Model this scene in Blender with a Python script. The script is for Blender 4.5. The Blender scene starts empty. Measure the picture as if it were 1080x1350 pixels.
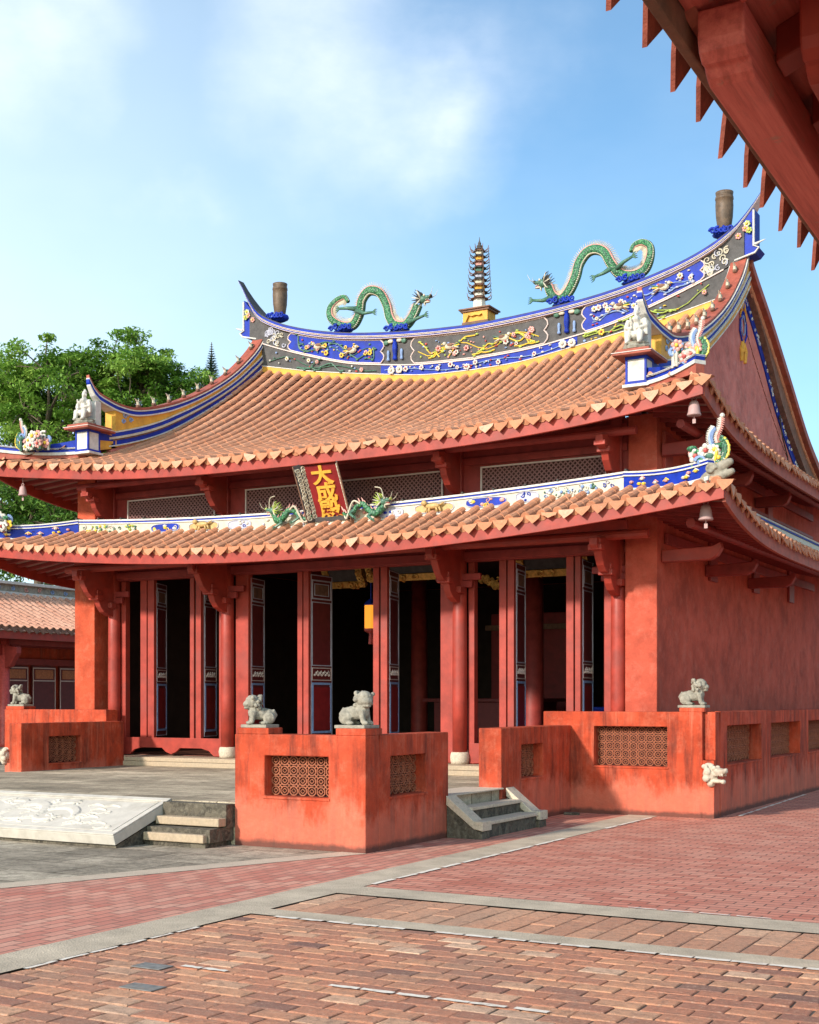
import bpy, bmesh, math, random
from mathutils import Vector, Matrix
R = math.radians
rnd = random.Random(7)
scene = bpy.context.scene
COL = scene.collection
PI = math.pi

# ---------------------------------------------------------------- mesh helper
class MB:
    def __init__(s): s.v=[]; s.f=[]; s.m=[]; s.t=[]
    def add(s, vs, fs, mat=0, tint=None):
        b=len(s.v); s.v.extend([tuple(p) for p in vs])
        for f in fs:
            s.f.append(tuple(i+b for i in f)); s.m.append(mat); s.t.append(rnd.random() if tint is None else tint)
    def box(s,x0,x1,y0,y1,z0,z1,mat=0,tint=None):
        vs=[(x,y,z) for x in (x0,x1) for y in (y0,y1) for z in (z0,z1)]
        s.add(vs,[(0,1,3,2),(4,6,7,5),(0,4,5,1),(2,3,7,6),(0,2,6,4),(1,5,7,3)],mat,tint)
    def obox(s,c,a,b,d,mat=0,tint=None):
        c=Vector(c);a=Vector(a);b=Vector(b);d=Vector(d)
        vs=[c+i*a+j*b+k*d for i in (-1,1) for j in (-1,1) for k in (-1,1)]
        s.add(vs,[(0,1,3,2),(4,6,7,5),(0,4,5,1),(2,3,7,6),(0,2,6,4),(1,5,7,3)],mat,tint)
    def bar(s,p,q,w,h,mat=0,up=(0,0,1)):
        p=Vector(p);q=Vector(q);d=(q-p);l=d.length
        if l<1e-6: return
        d/=l; up=Vector(up); sd=d.cross(up)
        if sd.length<1e-4: sd=d.cross(Vector((1,0,0)))
        sd.normalize(); u=sd.cross(d)
        s.obox((p+q)/2,d*l/2,sd*w/2,u*h/2,mat)
    def prism(s,poly,fn,d0,d1,mat=0,tint=None):
        n=len(poly); vs=[fn(a,b,d0) for a,b in poly]+[fn(a,b,d1) for a,b in poly]
        fs=[tuple(range(n-1,-1,-1)),tuple(range(n,2*n))]+[(i,(i+1)%n,(i+1)%n+n,i+n) for i in range(n)]
        s.add(vs,fs,mat,tint)
    def tube(s,pts,rad,n=8,mat=0,caps=True,squash=1.0,up=(0,1,0),tint=None):
        pts=[Vector(p) for p in pts]; k=len(pts)
        if not hasattr(rad,'__len__'): rad=[rad]*k
        vs=[];prev=None
        for i,p in enumerate(pts):
            d=(pts[min(i+1,k-1)]-pts[max(i-1,0)])
            if d.length<1e-9: d=Vector((0,0,1))
            d.normalize()
            if prev is None:
                a=d.cross(Vector(up))
                if a.length<1e-3: a=d.cross(Vector((1,0.3,0)))
            else: a=prev-d*prev.dot(d)
            a.normalize(); prev=a; b=d.cross(a)
            for j in range(n):
                th=2*PI*j/n; vs.append(p+a*math.cos(th)*rad[i]+b*math.sin(th)*rad[i]*squash)
        fs=[(i*n+j,i*n+(j+1)%n,(i+1)*n+(j+1)%n,(i+1)*n+j) for i in range(k-1) for j in range(n)]
        if caps: fs+=[tuple(range(n-1,-1,-1)),tuple((k-1)*n+j for j in range(n))]
        s.add(vs,fs,mat,tint)
    def ell(s,c,r,mat=0,seg=8,rings=6,M=None,tint=None):
        if not hasattr(r,'__len__'): r=(r,r,r)
        c=Vector(c); vs=[];
        for i in range(1,rings):
            ph=PI*i/rings
            for j in range(seg):
                th=2*PI*j/seg; p=Vector((r[0]*math.sin(ph)*math.cos(th),r[1]*math.sin(ph)*math.sin(th),r[2]*math.cos(ph)))
                vs.append(c+(M@p if M else p))
        top=Vector((0,0,r[2])); vs+= [c+(M@top if M else top), c-(M@top if M else top)]
        nt=len(vs)-2
        fs=[(i*seg+j,(i+1)*seg+j,(i+1)*seg+(j+1)%seg,i*seg+(j+1)%seg) for i in range(rings-2) for j in range(seg)]
        fs+=[(nt,j,(j+1)%seg) for j in range(seg)]+[(nt+1,(rings-2)*seg+(j+1)%seg,(rings-2)*seg+j) for j in range(seg)]
        s.add(vs,fs,mat,tint)
    def lathe(s,prof,c,n=12,mat=0,tint=None):
        c=Vector(c); k=len(prof)
        vs=[c+Vector((r*math.cos(2*PI*j/n),r*math.sin(2*PI*j/n),z)) for r,z in prof for j in range(n)]
        fs=[(i*n+j,i*n+(j+1)%n,(i+1)*n+(j+1)%n,(i+1)*n+j) for i in range(k-1) for j in range(n)]
        fs+=[tuple(range(n-1,-1,-1)),tuple((k-1)*n+j for j in range(n))]
        s.add(vs,fs,mat,tint)
    def band(s,path,z0,z1,th,mat=0,off=0.0,tint=None):
        """a wall-like strip following a plan path, its bottom and top given per point"""
        k=len(path); vs=[]
        for i,(x,y) in enumerate(path):
            a=Vector(path[min(i+1,k-1)])-Vector(path[max(i-1,0)]); a.normalize(); n=Vector((-a.y,a.x))
            t=th[i] if hasattr(th,'__len__') else th
            o=off[i] if hasattr(off,'__len__') else off
            p=Vector((x,y))+n*o
            f=p+n*t/2; g=p-n*t/2
            vs+=[(f.x,f.y,z0[i]),(f.x,f.y,z1[i]),(g.x,g.y,z1[i]),(g.x,g.y,z0[i])]
        fs=[]
        for i in range(k-1):
            b=i*4
            for j in range(4): fs.append((b+j,b+(j+1)%4,b+4+(j+1)%4,b+4+j))
        fs+=[(3,2,1,0),tuple((k-1)*4+j for j in range(4))]
        s.add(vs,fs,mat,tint)
    def build(s,name,mats,parent=None,smooth=False,bevel=0,remesh=0,label=None,stuff=False,weld=False):
        me=bpy.data.meshes.new(name)
        off=Vector((0,0,0))
        if parent is not None: off=WLOC[parent.name]
        me.from_pydata([(p[0]-off.x,p[1]-off.y,p[2]-off.z) for p in s.v],[],s.f)
        if not isinstance(mats,(list,tuple)): mats=[mats]
        for m in mats: me.materials.append(m)
        me.polygons.foreach_set('material_index',s.m)
        at=me.attributes.new('tint','FLOAT','FACE'); at.data.foreach_set('value',s.t)
        if smooth: me.polygons.foreach_set('use_smooth',[True]*len(s.f))
        me.update()
        bm=bmesh.new(); bm.from_mesh(me)
        if weld: bmesh.ops.remove_doubles(bm,verts=bm.verts[:],dist=1e-4)
        bmesh.ops.recalc_face_normals(bm,faces=bm.faces[:]) if len(s.f)<60000 else None
        bm.to_mesh(me); bm.free()
        o=bpy.data.objects.new(name,me); COL.objects.link(o)
        if parent is not None: o.parent=parent
        WLOC[o.name]=off.copy()
        if bevel:
            b=o.modifiers.new('bevel','BEVEL'); b.width=bevel; b.segments=2; b.limit_method='ANGLE'; b.angle_limit=R(40)
        if remesh:
            b=o.modifiers.new('fuse','REMESH'); b.mode='VOXEL'; b.voxel_size=remesh; b.use_smooth_shade=True
            sm=o.modifiers.new('soft','SMOOTH'); sm.factor=.5; sm.iterations=1
        if label: o['label']=label
        if stuff: o['kind']='stuff'
        return o
WLOC={}
def tag(o,label,cat,group=None):
    o['label']=label; o['category']=cat
    if group: o['group']=group
    return o
def thing(name,label,cat,loc=(0,0,0),group=None):
    o=bpy.data.objects.new(name,None); COL.objects.link(o); o.location=loc; o.empty_display_size=.2
    WLOC[o.name]=Vector(loc); tag(o,label,cat,group); return o
def copy_tree(o,parent=None):
    c=o.copy(); COL.objects.link(c)
    if parent: c.parent=parent
    for ch in list(o.children): copy_tree(ch,c)
    return c
def structure(o): o['kind']='structure'; return o

def lerp(a,b,t): return a+(b-a)*t
def tab(T,x):
    """smooth interpolation through a table"""
    n=len(T)
    if x<=T[0][0]: return T[0][1]
    if x>=T[-1][0]: return T[-1][1]
    for i in range(n-1):
        if T[i][0]<=x<=T[i+1][0]:
            h=T[i+1][0]-T[i][0]; t=(x-T[i][0])/h
            def sl(j):
                if j==0: return (T[1][1]-T[0][1])/(T[1][0]-T[0][0])
                if j==n-1: return (T[-1][1]-T[-2][1])/(T[-1][0]-T[-2][0])
                return (T[j+1][1]-T[j-1][1])/(T[j+1][0]-T[j-1][0])
            a,b=T[i][1],T[i+1][1]; m0,m1=sl(i)*h,sl(i+1)*h
            t2=t*t;t3=t2*t
            return (2*t3-3*t2+1)*a+(t3-2*t2+t)*m0+(-2*t3+3*t2)*b+(t3-t2)*m1
def lin(T,x):
    if x<=T[0][0]: return T[0][1]
    for (a,b),(c,d) in zip(T,T[1:]):
        if x<=c: return lerp(b,d,(x-a)/(c-a))
    return T[-1][1]
def spline(pts,n=6):
    """Catmull-Rom through 3-D points"""
    P=[Vector(p) for p in pts]; out=[]
    for i in range(len(P)-1):
        p0=P[max(i-1,0)];p1=P[i];p2=P[i+1];p3=P[min(i+2,len(P)-1)]
        for k in range(n):
            t=k/n; out.append(.5*((2*p1)+(p2-p0)*t+(2*p0-5*p1+4*p2-p3)*t*t+(3*p1-p0-3*p2+p3)*t**3))
    out.append(P[-1]); return out
def frange(a,b,n): return [a+(b-a)*i/n for i in range(n+1)]

# ---------------------------------------------------------------- materials
def newmat(name):
    m=bpy.data.materials.new(name); m.use_nodes=True
    nt=m.node_tree; b=nt.nodes['Principled BSDF']; return m,nt,b
def nd(nt,t,**k):
    n=nt.nodes.new(t)
    for a,v in k.items():
        if a in n.inputs.keys(): n.inputs[a].default_value=v
        else: setattr(n,a,v)
    return n
def pos(nt,scale=(1,1,1)):
    g=nd(nt,'ShaderNodeNewGeometry'); mp=nd(nt,'ShaderNodeMapping'); mp.inputs['Scale'].default_value=scale
    nt.links.new(g.outputs['Position'],mp.inputs['Vector']); return mp.outputs['Vector']
def noise(nt,vec,scale,detail=5,rough=.6):
    n=nd(nt,'ShaderNodeTexNoise'); n.inputs['Scale'].default_value=scale; n.inputs['Detail'].default_value=detail; n.inputs['Roughness'].default_value=rough
    nt.links.new(vec,n.inputs['Vector']); return n.outputs['Fac']
def ramp(nt,fac,stops,interp='LINEAR'):
    r=nd(nt,'ShaderNodeValToRGB'); e=r.color_ramp; e.interpolation=interp
    while len(e.elements)<len(stops): e.elements.new(.5)
    for el,(p,c) in zip(e.elements,stops):
        el.position=p; el.color=(c if hasattr(c,'__len__') else (c,c,c))+((1,) if not hasattr(c,'__len__') or len(c)==3 else ())
    nt.links.new(fac,r.inputs['Fac']); return r.outputs['Color']
def mix(nt,fac,a,b,mode='MIX'):
    n=nd(nt,'ShaderNodeMix'); n.data_type='RGBA'; n.blend_type=mode
    def put(sock,x):
        if hasattr(x,'is_output'): nt.links.new(x,sock)
        elif hasattr(x,'__len__'): sock.default_value=tuple(x)+((1,) if len(x)==3 else ())
        else: sock.default_value=x
    put(n.inputs['Factor'],fac); put(n.inputs['A'],a); put(n.inputs['B'],b); return n.outputs['Result']
def math_(nt,op,a,b=0.0,c=0.0):
    n=nd(nt,'ShaderNodeMath'); n.operation=op
    for i,x in enumerate((a,b,c)):
        if hasattr(x,'is_output'): nt.links.new(x,n.inputs[i])
        else: n.inputs[i].default_value=x
    return n.outputs[0]
def bump(nt,b,h,strength=.3,dist=.01):
    n=nd(nt,'ShaderNodeBump'); n.inputs['Strength'].default_value=strength; n.inputs['Distance'].default_value=dist
    nt.links.new(h,n.inputs['Height']); nt.links.new(n.outputs['Normal'],b.inputs['Normal'])
def simple(name,col,rough=.6,var=.25,scale=9,bmp=.12,metal=0,spec=.35,dirt=None):
    m,nt,b=newmat(name); v=pos(nt); n=noise(nt,v,scale)
    lo=tuple(c*(1-var) for c in col); hi=tuple(min(1,c*(1+var)) for c in col)
    c=ramp(nt,n,[(.3,lo),(.7,hi)])
    if dirt:
        n2=noise(nt,v,scale*.35,7,.7); c=mix(nt,ramp(nt,n2,[(.5,0.0),(.68,.75)]),c,dirt)
    nt.links.new(c,b.inputs['Base Color']); b.inputs['Roughness'].default_value=rough; b.inputs['Metallic'].default_value=metal
    b.inputs['Specular IOR Level'].default_value=spec
    if bmp: bump(nt,b,noise(nt,v,scale*5,3),bmp,.01)
    return m
def tint_attr(nt):
    a=nd(nt,'ShaderNodeAttribute'); a.attribute_name='tint'; a.attribute_type='GEOMETRY'; return a.outputs['Fac']

def wall_mat(name,base,pale,dark,streak=.5,pale_low=0.0):
    m,nt,b=newmat(name); v=pos(nt)
    c=ramp(nt,noise(nt,v,1.7,6,.65),[(.34,tuple(x*.68 for x in base)),(.5,base),(.66,tuple(min(1,x*1.16+.01) for x in base))])
    c=mix(nt,ramp(nt,noise(nt,v,5.5,8,.75),[(.50,0.0),(.72,.62)]),c,pale)
    c=mix(nt,ramp(nt,noise(nt,v,3.1,8,.72),[(.50,0.0),(.66,.55)]),c,tuple(x*.62 for x in base))                      # chalky patches
    vs=pos(nt,(6.5,6.5,.75)); st=noise(nt,vs,1.0,6,.7)
    loc=ramp(nt,noise(nt,pos(nt,(2.2,2.2,1.3)),1.0,5,.65),[(.37,.08),(.53,1.0)])
    c=mix(nt,math_(nt,'MULTIPLY',ramp(nt,st,[(.44,0.0),(.62,streak)]),loc),c,dark)
    c=mix(nt,ramp(nt,noise(nt,v,45,5,.7),[(.56,0.0),(.75,.35)]),c,tuple(x*.55 for x in base))                                       # rain streaks
    if streak>.3:
        vs2=pos(nt,(14,14,.7)); c=mix(nt,math_(nt,'MULTIPLY',ramp(nt,noise(nt,vs2,1.3,5,.65),[(.52,0.0),(.68,.6)]),ramp(nt,noise(nt,v,1.1,4),[(.45,0.0),(.6,1.0)])),c,pale)
    if pale_low:
        g=nd(nt,'ShaderNodeNewGeometry'); sx=nd(nt,'ShaderNodeSeparateXYZ'); nt.links.new(g.outputs['Position'],sx.inputs[0])
        h=math_(nt,'ADD',sx.outputs['Z'],math_(nt,'ADD',math_(nt,'MULTIPLY',noise(nt,pos(nt,(1,1,.5)),2.6,8,.7),-1.25),.27))
        c=mix(nt,ramp(nt,h,[(0.0,pale_low),(.22,0.0)]),c,tuple(min(1,x*1.25+.05) for x in pale))   # salt bloom near the ground
        h2=math_(nt,'ADD',sx.outputs['Z'],math_(nt,'MULTIPLY',noise(nt,v,7,5),-.085))
        c=mix(nt,ramp(nt,h2,[(0.0,.8),(.05,0.0)]),c,(.06,.035,.03))
    nt.links.new(c,b.inputs['Base Color']); b.inputs['Roughness'].default_value=.82; b.inputs['Specular IOR Level'].default_value=.25
    bump(nt,b,math_(nt,'ADD',math_(nt,'MULTIPLY',noise(nt,v,26,7,.7),.35),math_(nt,'MULTIPLY',noise(nt,v,3.2,4),1.6)),.55,.03); return m

M={}
M['wall']=wall_mat('red_plaster',(.47,.062,.023),(.54,.155,.09),(.13,.026,.016),.80,.36)
M['wall3']=wall_mat('sunlit_pier_plaster',(.50,.078,.033),(.56,.17,.10),(.30,.045,.024),.22,0)
M['wall2']=wall_mat('blotchy_red_plaster',(.47,.082,.047),(.54,.16,.11),(.28,.048,.033),.07,0)
M['gable']=wall_mat('gable_plaster',(.56,.185,.15),(.62,.33,.29),(.40,.115,.09),.12)
M['wood']=simple('red_painted_timber',(.32,.038,.024),.5,.25,5,.1,dirt=(.25,.05,.04))
M['wood2']=simple('deep_red_timber',(.26,.032,.026),.55,.25,6,.1)
M['door']=simple('maroon_door',(.13,.018,.018),.5,.2,8,.06)
M['door2']=simple('crimson_panel',(.22,.014,.016),.5,.2,8,.06)
M['dark']=simple('near_black_timber',(.032,.018,.014),.8,.3,4,.1)  # near-black base for the hall lining and door-post gaps
M['floor']=simple('red_floor_tile',(.20,.075,.05),.5,.2,6,.1)
M['white']=simple('white_stucco',(.60,.58,.54),.7,.12,14,.1,dirt=(.42,.38,.33))
M['cream']=simple('cream_ceramic',(.56,.50,.385),.45,.15,12,.08,dirt=(.42,.45,.38))
M['blue']=simple('cobalt_blue_paint',(.008,.032,.34),.55,.25,8,.05,spec=.2,dirt=(.02,.03,.16))
M['pale_blue']=simple('pale_blue_paint',(.22,.32,.55),.5,.15,12,.05)
M['lightblue']=simple('grey_blue_line',(.42,.42,.50),.5,.15,12,.05)
M['yellow']=simple('ochre_yellow_paint',(.66,.34,.045),.6,.18,7,.1,dirt=(.45,.22,.05))
M['charcoal']=simple('charcoal_plaster',(.075,.070,.070),.7,.3,9,.15)
M['brown']=simple('weathered_brown',(.20,.105,.07),.75,.3,12,.2,dirt=(.10,.07,.05))
M['redbrown']=simple('red_brown_board',(.34,.085,.055),.65,.25,8,.15,dirt=(.20,.07,.05))
M['pinkline']=simple('pink_white_line',(.62,.50,.46),.6,.12,14,.05)
M['green']=simple('emerald_ceramic',(.035,.22,.09),.3,.35,14,.1)
M['dgreen']=simple('dark_green_ceramic',(.07,.16,.11),.4,.35,20,.1)
M['lime']=simple('lime_ceramic',(.36,.45,.09),.35,.3,20,.1)
M['pink']=simple('pink_ceramic',(.62,.30,.26),.4,.25,20,.1)
M['redc']=simple('red_ceramic',(.45,.07,.06),.4,.25,20,.1)
M['lemon']=simple('lemon_ceramic',(.75,.52,.06),.35,.2,20,.1)
M['gold']=simple('gilded_carving',(.62,.36,.10),.38,.35,22,.2,metal=.55)
M['goldpaint']=simple('gold_paint',(.80,.42,.06),.4,.15,22,.1,metal=.1)
M['stone']=simple('weathered_grey_stone',(.29,.265,.215),.85,.3,16,.4,dirt=(.12,.11,.09))
M['spout']=simple('pale_carved_stone',(.50,.43,.34),.8,.2,16,.3,dirt=(.28,.22,.17))
M['granite']=simple('pale_granite',(.56,.465,.355),.8,.16,60,.15,dirt=(.33,.27,.21))
M['step']=simple('tan_granite',(.40,.305,.21),.8,.16,30,.15,dirt=(.36,.29,.21))
M['marble']=simple('white_marble_relief',(.53,.485,.425),.7,.10,7,.08,dirt=(.37,.33,.275))
M['rubble']=simple('dark_mossy_stone',(.075,.065,.048),.9,.6,11,.6,dirt=(.22,.19,.15))
M['bell']=simple('pink_grey_bell',(.42,.27,.26),.6,.1,12,.1)
M['barrelm']=simple('brown_glazed_tube',(.13,.085,.055),.5,.3,14,.25,dirt=(.06,.045,.035))
M['iron']=simple('dark_iron',(.04,.035,.03),.6,.2,14,.1)
M['lattice']=simple('terracotta_lattice',(.34,.115,.06),.8,.3,20,.2)
M['latline']=simple('pink_lattice_strip',(.30,.14,.13),.6,.2,20,.05)
M['recess']=simple('recess_shade',(.05,.014,.012),.8,.2,8,.1)  # shade of the parapet lattice holes put into a near-black base
M['bark']=simple('grey_bark',(.11,.085,.06),.9,.3,12,.4)
M['flower_white']=simple('white_ceramic',(.58,.54,.48),.4,.15,20,.1)

m,nt,b=newmat('scaled_green_ceramic'); v=pos(nt); vo=nd(nt,'ShaderNodeTexVoronoi'); vo.inputs['Scale'].default_value=34; nt.links.new(v,vo.inputs['Vector'])
c=ramp(nt,vo.outputs['Distance'],[(.1,(.10,.36,.14)),(.45,(.03,.17,.06)),(.7,(.012,.06,.03))]); c=mix(nt,ramp(nt,noise(nt,v,9,5),[(.45,0.0),(.7,.7)]),c,(.06,.16,.11))
nt.links.new(c,b.inputs['Base Color']); b.inputs['Roughness'].default_value=.45; bump(nt,b,vo.outputs['Distance'],.6,.02); M['green']=m
m,nt,b=newmat('mossy_rubble_masonry'); v=pos(nt); vo=nd(nt,'ShaderNodeTexVoronoi'); vo.inputs['Scale'].default_value=9; vo.feature='DISTANCE_TO_EDGE'; nt.links.new(v,vo.inputs['Vector'])
v2=nd(nt,'ShaderNodeTexVoronoi'); v2.inputs['Scale'].default_value=9; nt.links.new(v,v2.inputs['Vector']); sc=nd(nt,'ShaderNodeSeparateColor'); nt.links.new(v2.outputs['Color'],sc.inputs[0])
c=ramp(nt,sc.outputs[0],[(0,(.045,.038,.028)),(.6,(.08,.066,.048)),(1,(.12,.10,.072))]); c=mix(nt,ramp(nt,noise(nt,v,24,7,.75),[(.48,0.0),(.66,.7)]),c,(.20,.175,.13))
c=mix(nt,ramp(nt,vo.outputs['Distance'],[(.02,.35),(.09,0.0)]),c,(.12,.10,.075)); nt.links.new(c,b.inputs['Base Color']); b.inputs['Roughness'].default_value=.92
bump(nt,b,math_(nt,'ADD',vo.outputs['Distance'],math_(nt,'MULTIPLY',noise(nt,v,30,6),.3)),.8,.03); M['rubble']=m
def tile_mat(name,stops,dirt):
    m,nt,b=newmat(name); v=pos(nt); t=tint_attr(nt)
    c=ramp(nt,t,stops)
    c=mix(nt,ramp(nt,noise(nt,v,3.0,7,.7),[(.45,0.0),(.75,.55)]),c,dirt)
    c=mix(nt,ramp(nt,noise(nt,v,28,5,.7),[(.50,0.0),(.74,.5)]),c,(.13,.07,.05))
    c=mix(nt,ramp(nt,noise(nt,v,1.1,8,.75),[(.52,0.0),(.70,.38)]),c,(.26,.14,.09))
    c=mix(nt,ramp(nt,noise(nt,v,17,4,.7),[(.6,0.0),(.78,.5)]),c,(.62,.44,.33))
    nt.links.new(c,b.inputs['Base Color']); b.inputs['Roughness'].default_value=.8; b.inputs['Specular IOR Level'].default_value=.25
    bump(nt,b,noise(nt,v,40,5),.35,.01); return m
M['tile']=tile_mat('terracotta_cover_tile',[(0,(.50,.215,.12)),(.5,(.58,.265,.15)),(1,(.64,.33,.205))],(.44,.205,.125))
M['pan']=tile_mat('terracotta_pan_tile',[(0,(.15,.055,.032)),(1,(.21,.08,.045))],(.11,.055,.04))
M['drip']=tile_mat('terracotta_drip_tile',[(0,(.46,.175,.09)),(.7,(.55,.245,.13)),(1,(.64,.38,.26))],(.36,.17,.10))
M['tile_far']=tile_mat('faded_terracotta_tile',[(0,(.46,.21,.14)),(1,(.62,.36,.26))],(.42,.22,.15))
M['soff']=simple('stained_soffit_boards',(.36,.20,.16),.7,.2,10,.1)
M['ltan']=simple('tan_ceramic',(.50,.33,.13),.5,.2,20,.1)
M['orangepanel']=simple('orange_panel',(.45,.16,.06),.5,.3,20,.1)

def brick_mat(name,c1,c2,c3,mortar,bw,bh,ms=.008,swap=False,wear=None,bumps=.5,ofs=.5,wearamt=.6):
    m,nt,b=newmat(name); g=nd(nt,'ShaderNodeNewGeometry'); mp=nd(nt,'ShaderNodeMapping')
    if swap: mp.inputs['Rotation'].default_value=(0,0,R(90))
    # a little wobble so that the joints are not ruler-straight
    nz=nd(nt,'ShaderNodeTexNoise'); nz.inputs['Scale'].default_value=5.0; nz.inputs['Detail'].default_value=3
    nt.links.new(g.outputs['Position'],nz.inputs['Vector'])
    sub=nd(nt,'ShaderNodeVectorMath'); sub.operation='SUBTRACT'; nt.links.new(nz.outputs['Color'],sub.inputs[0]); sub.inputs[1].default_value=(.5,.5,.5)
    sc=nd(nt,'ShaderNodeVectorMath'); sc.operation='SCALE'; nt.links.new(sub.outputs[0],sc.inputs[0]); sc.inputs['Scale'].default_value=.022
    ad=nd(nt,'ShaderNodeVectorMath'); ad.operation='ADD'; nt.links.new(g.outputs['Position'],ad.inputs[0]); nt.links.new(sc.outputs[0],ad.inputs[1])
    nt.links.new(ad.outputs[0],mp.inputs['Vector'])
    br=nd(nt,'ShaderNodeTexBrick'); br.offset=ofs; br.inputs['Scale'].default_value=1; br.inputs['Brick Width'].default_value=bw; br.inputs['Row Height'].default_value=bh
    br.inputs['Mortar Size'].default_value=ms; br.inputs['Mortar Smooth'].default_value=.4; br.inputs['Bias'].default_value=0
    br.inputs['Color1'].default_value=(0,0,0,1); br.inputs['Color2'].default_value=(1,1,1,1); br.inputs['Mortar'].default_value=(.5,.5,.5,1)
    nt.links.new(mp.outputs['Vector'],br.inputs['Vector'])
    c=ramp(nt,br.outputs['Color'],[(0,c1),(.5,c2),(1,c3)])
    v=pos(nt)
    c=mix(nt,ramp(nt,noise(nt,v,1.3,7,.65),[(.42,0.0),(.72,wearamt)]),c,wear or mortar)
    c=mix(nt,ramp(nt,noise(nt,v,30,6,.7),[(.45,0.0),(.8,.5)]),c,tuple(x*.5 for x in c2))
    c=mix(nt,ramp(nt,noise(nt,v,11,6,.7),[(.55,0.0),(.8,.4)]),c,tuple(min(1,x*1.5+.03) for x in c2))
    c=mix(nt,br.outputs['Fac'],c,mortar)
    nt.links.new(c,b.inputs['Base Color']); b.inputs['Roughness'].default_value=.85; b.inputs['Specular IOR Level'].default_value=.25
    h=math_(nt,'ADD',math_(nt,'MULTIPLY',br.outputs['Fac'],-1.0),math_(nt,'MULTIPLY',noise(nt,v,22,6),.5))
    bump(nt,b,h,bumps,.012); return m
M['brick_old']=brick_mat('old_mottled_brick',(.21,.105,.08),(.41,.195,.125),(.58,.31,.19),(.065,.05,.04),.25,.15,.009,wear=(.27,.185,.145),bumps=.8)
M['brick_band']=brick_mat('orange_band_brick',(.36,.165,.105),(.53,.255,.16),(.62,.36,.23),(.11,.085,.065),.475,.2,.010,swap=True,wear=(.33,.22,.16),ofs=.5)
M['brick_red']=brick_mat('red_paver',(.47,.155,.105),(.58,.215,.15),(.65,.29,.205),(.17,.095,.07),.235,.115,.008,wear=(.56,.29,.215),bumps=.6)
M['brick_red2']=brick_mat('red_strip_paver',(.48,.165,.12),(.59,.23,.165),(.66,.33,.24),(.20,.12,.09),.235,.115,.008,swap=True,wear=(.49,.27,.205),bumps=.5)
M['court']=brick_mat('weathered_stone_slab',(.27,.245,.185),(.36,.32,.245),(.48,.43,.33),(.12,.105,.08),1.1,.62,.012,wear=(.12,.108,.08),bumps=.8,wearamt=.95)
M['terrace']=brick_mat('terrace_slab',(.42,.34,.25),(.55,.45,.33),(.64,.53,.395),(.22,.18,.14),1.5,.55,.010,wear=(.20,.17,.135),bumps=.3,wearamt=1.0)
def paver(name,stops,dirt,pale):
    m,nt,b=newmat(name); v=pos(nt); t=tint_attr(nt); c=ramp(nt,t,stops)
    c=mix(nt,ramp(nt,noise(nt,v,1.2,7,.7),[(.46,0.0),(.66,.6)]),c,dirt)
    c=mix(nt,ramp(nt,noise(nt,v,16,7,.75),[(.47,0.0),(.68,.7)]),c,tuple(x*.55 for x in dirt))
    c=mix(nt,ramp(nt,noise(nt,v,38,6,.75),[(.53,0.0),(.70,.6)]),c,pale)
    c=mix(nt,ramp(nt,noise(nt,v,110,3,.6),[(.55,0.0),(.7,.5)]),c,(.06,.045,.035))
    nt.links.new(c,b.inputs['Base Color']); b.inputs['Roughness'].default_value=.88; b.inputs['Specular IOR Level'].default_value=.2
    bump(nt,b,noise(nt,v,45,8,.75),.7,.012); return m
M['paver_old']=paver('worn_orange_brick',[(0,(.24,.12,.095)),(.18,(.36,.165,.115)),(.5,(.56,.235,.14)),(.8,(.66,.33,.19)),(1,(.72,.46,.31))],(.33,.20,.145),(.70,.50,.37))
M['paver_band']=paver('worn_tan_brick',[(0,(.42,.20,.13)),(.5,(.60,.29,.175)),(1,(.70,.42,.27))],(.38,.24,.17),(.72,.52,.39))
def mottled_slabs(name,dark,mid,pale,bw,bh):
    m,nt,b=newmat(name); v=pos(nt); g=nd(nt,'ShaderNodeNewGeometry')
    c=ramp(nt,noise(nt,v,.9,10,.78),[(.38,dark),(.50,mid),(.62,pale)])
    c=mix(nt,ramp(nt,noise(nt,v,7,9,.8),[(.47,0.0),(.62,.75)]),c,dark)
    c=mix(nt,ramp(nt,noise(nt,v,19,7,.75),[(.52,0.0),(.66,.65)]),c,pale)
    c=mix(nt,ramp(nt,noise(nt,v,60,4,.7),[(.52,0.0),(.66,.5)]),c,tuple(x*.45 for x in dark))
    br=nd(nt,'ShaderNodeTexBrick'); br.inputs['Scale'].default_value=1; br.inputs['Brick Width'].default_value=bw; br.inputs['Row Height'].default_value=bh; br.inputs['Mortar Size'].default_value=.012; br.inputs['Mortar Smooth'].default_value=.5
    br.inputs['Color1'].default_value=(.72,.72,.72,1); br.inputs['Color2'].default_value=(1.2,1.2,1.2,1); br.inputs['Mortar'].default_value=(.35,.33,.3,1); nt.links.new(g.outputs['Position'],br.inputs['Vector'])
    c=mix(nt,1.0,c,br.outputs['Color'],'MULTIPLY')
    nt.links.new(c,b.inputs['Base Color']); b.inputs['Roughness'].default_value=.9; b.inputs['Specular IOR Level'].default_value=.2
    bump(nt,b,math_(nt,'ADD',noise(nt,v,24,8,.75),math_(nt,'MULTIPLY',br.outputs['Fac'],-1.2)),.7,.012); return m
M['court']=mottled_slabs('lichened_court_slabs',(.17,.145,.11),(.37,.315,.24),(.56,.48,.37),1.1,.6)
M['terrace']=mottled_slabs('worn_terrace_slabs',(.26,.215,.155),(.47,.385,.275),(.64,.53,.385),1.5,.55)
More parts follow.
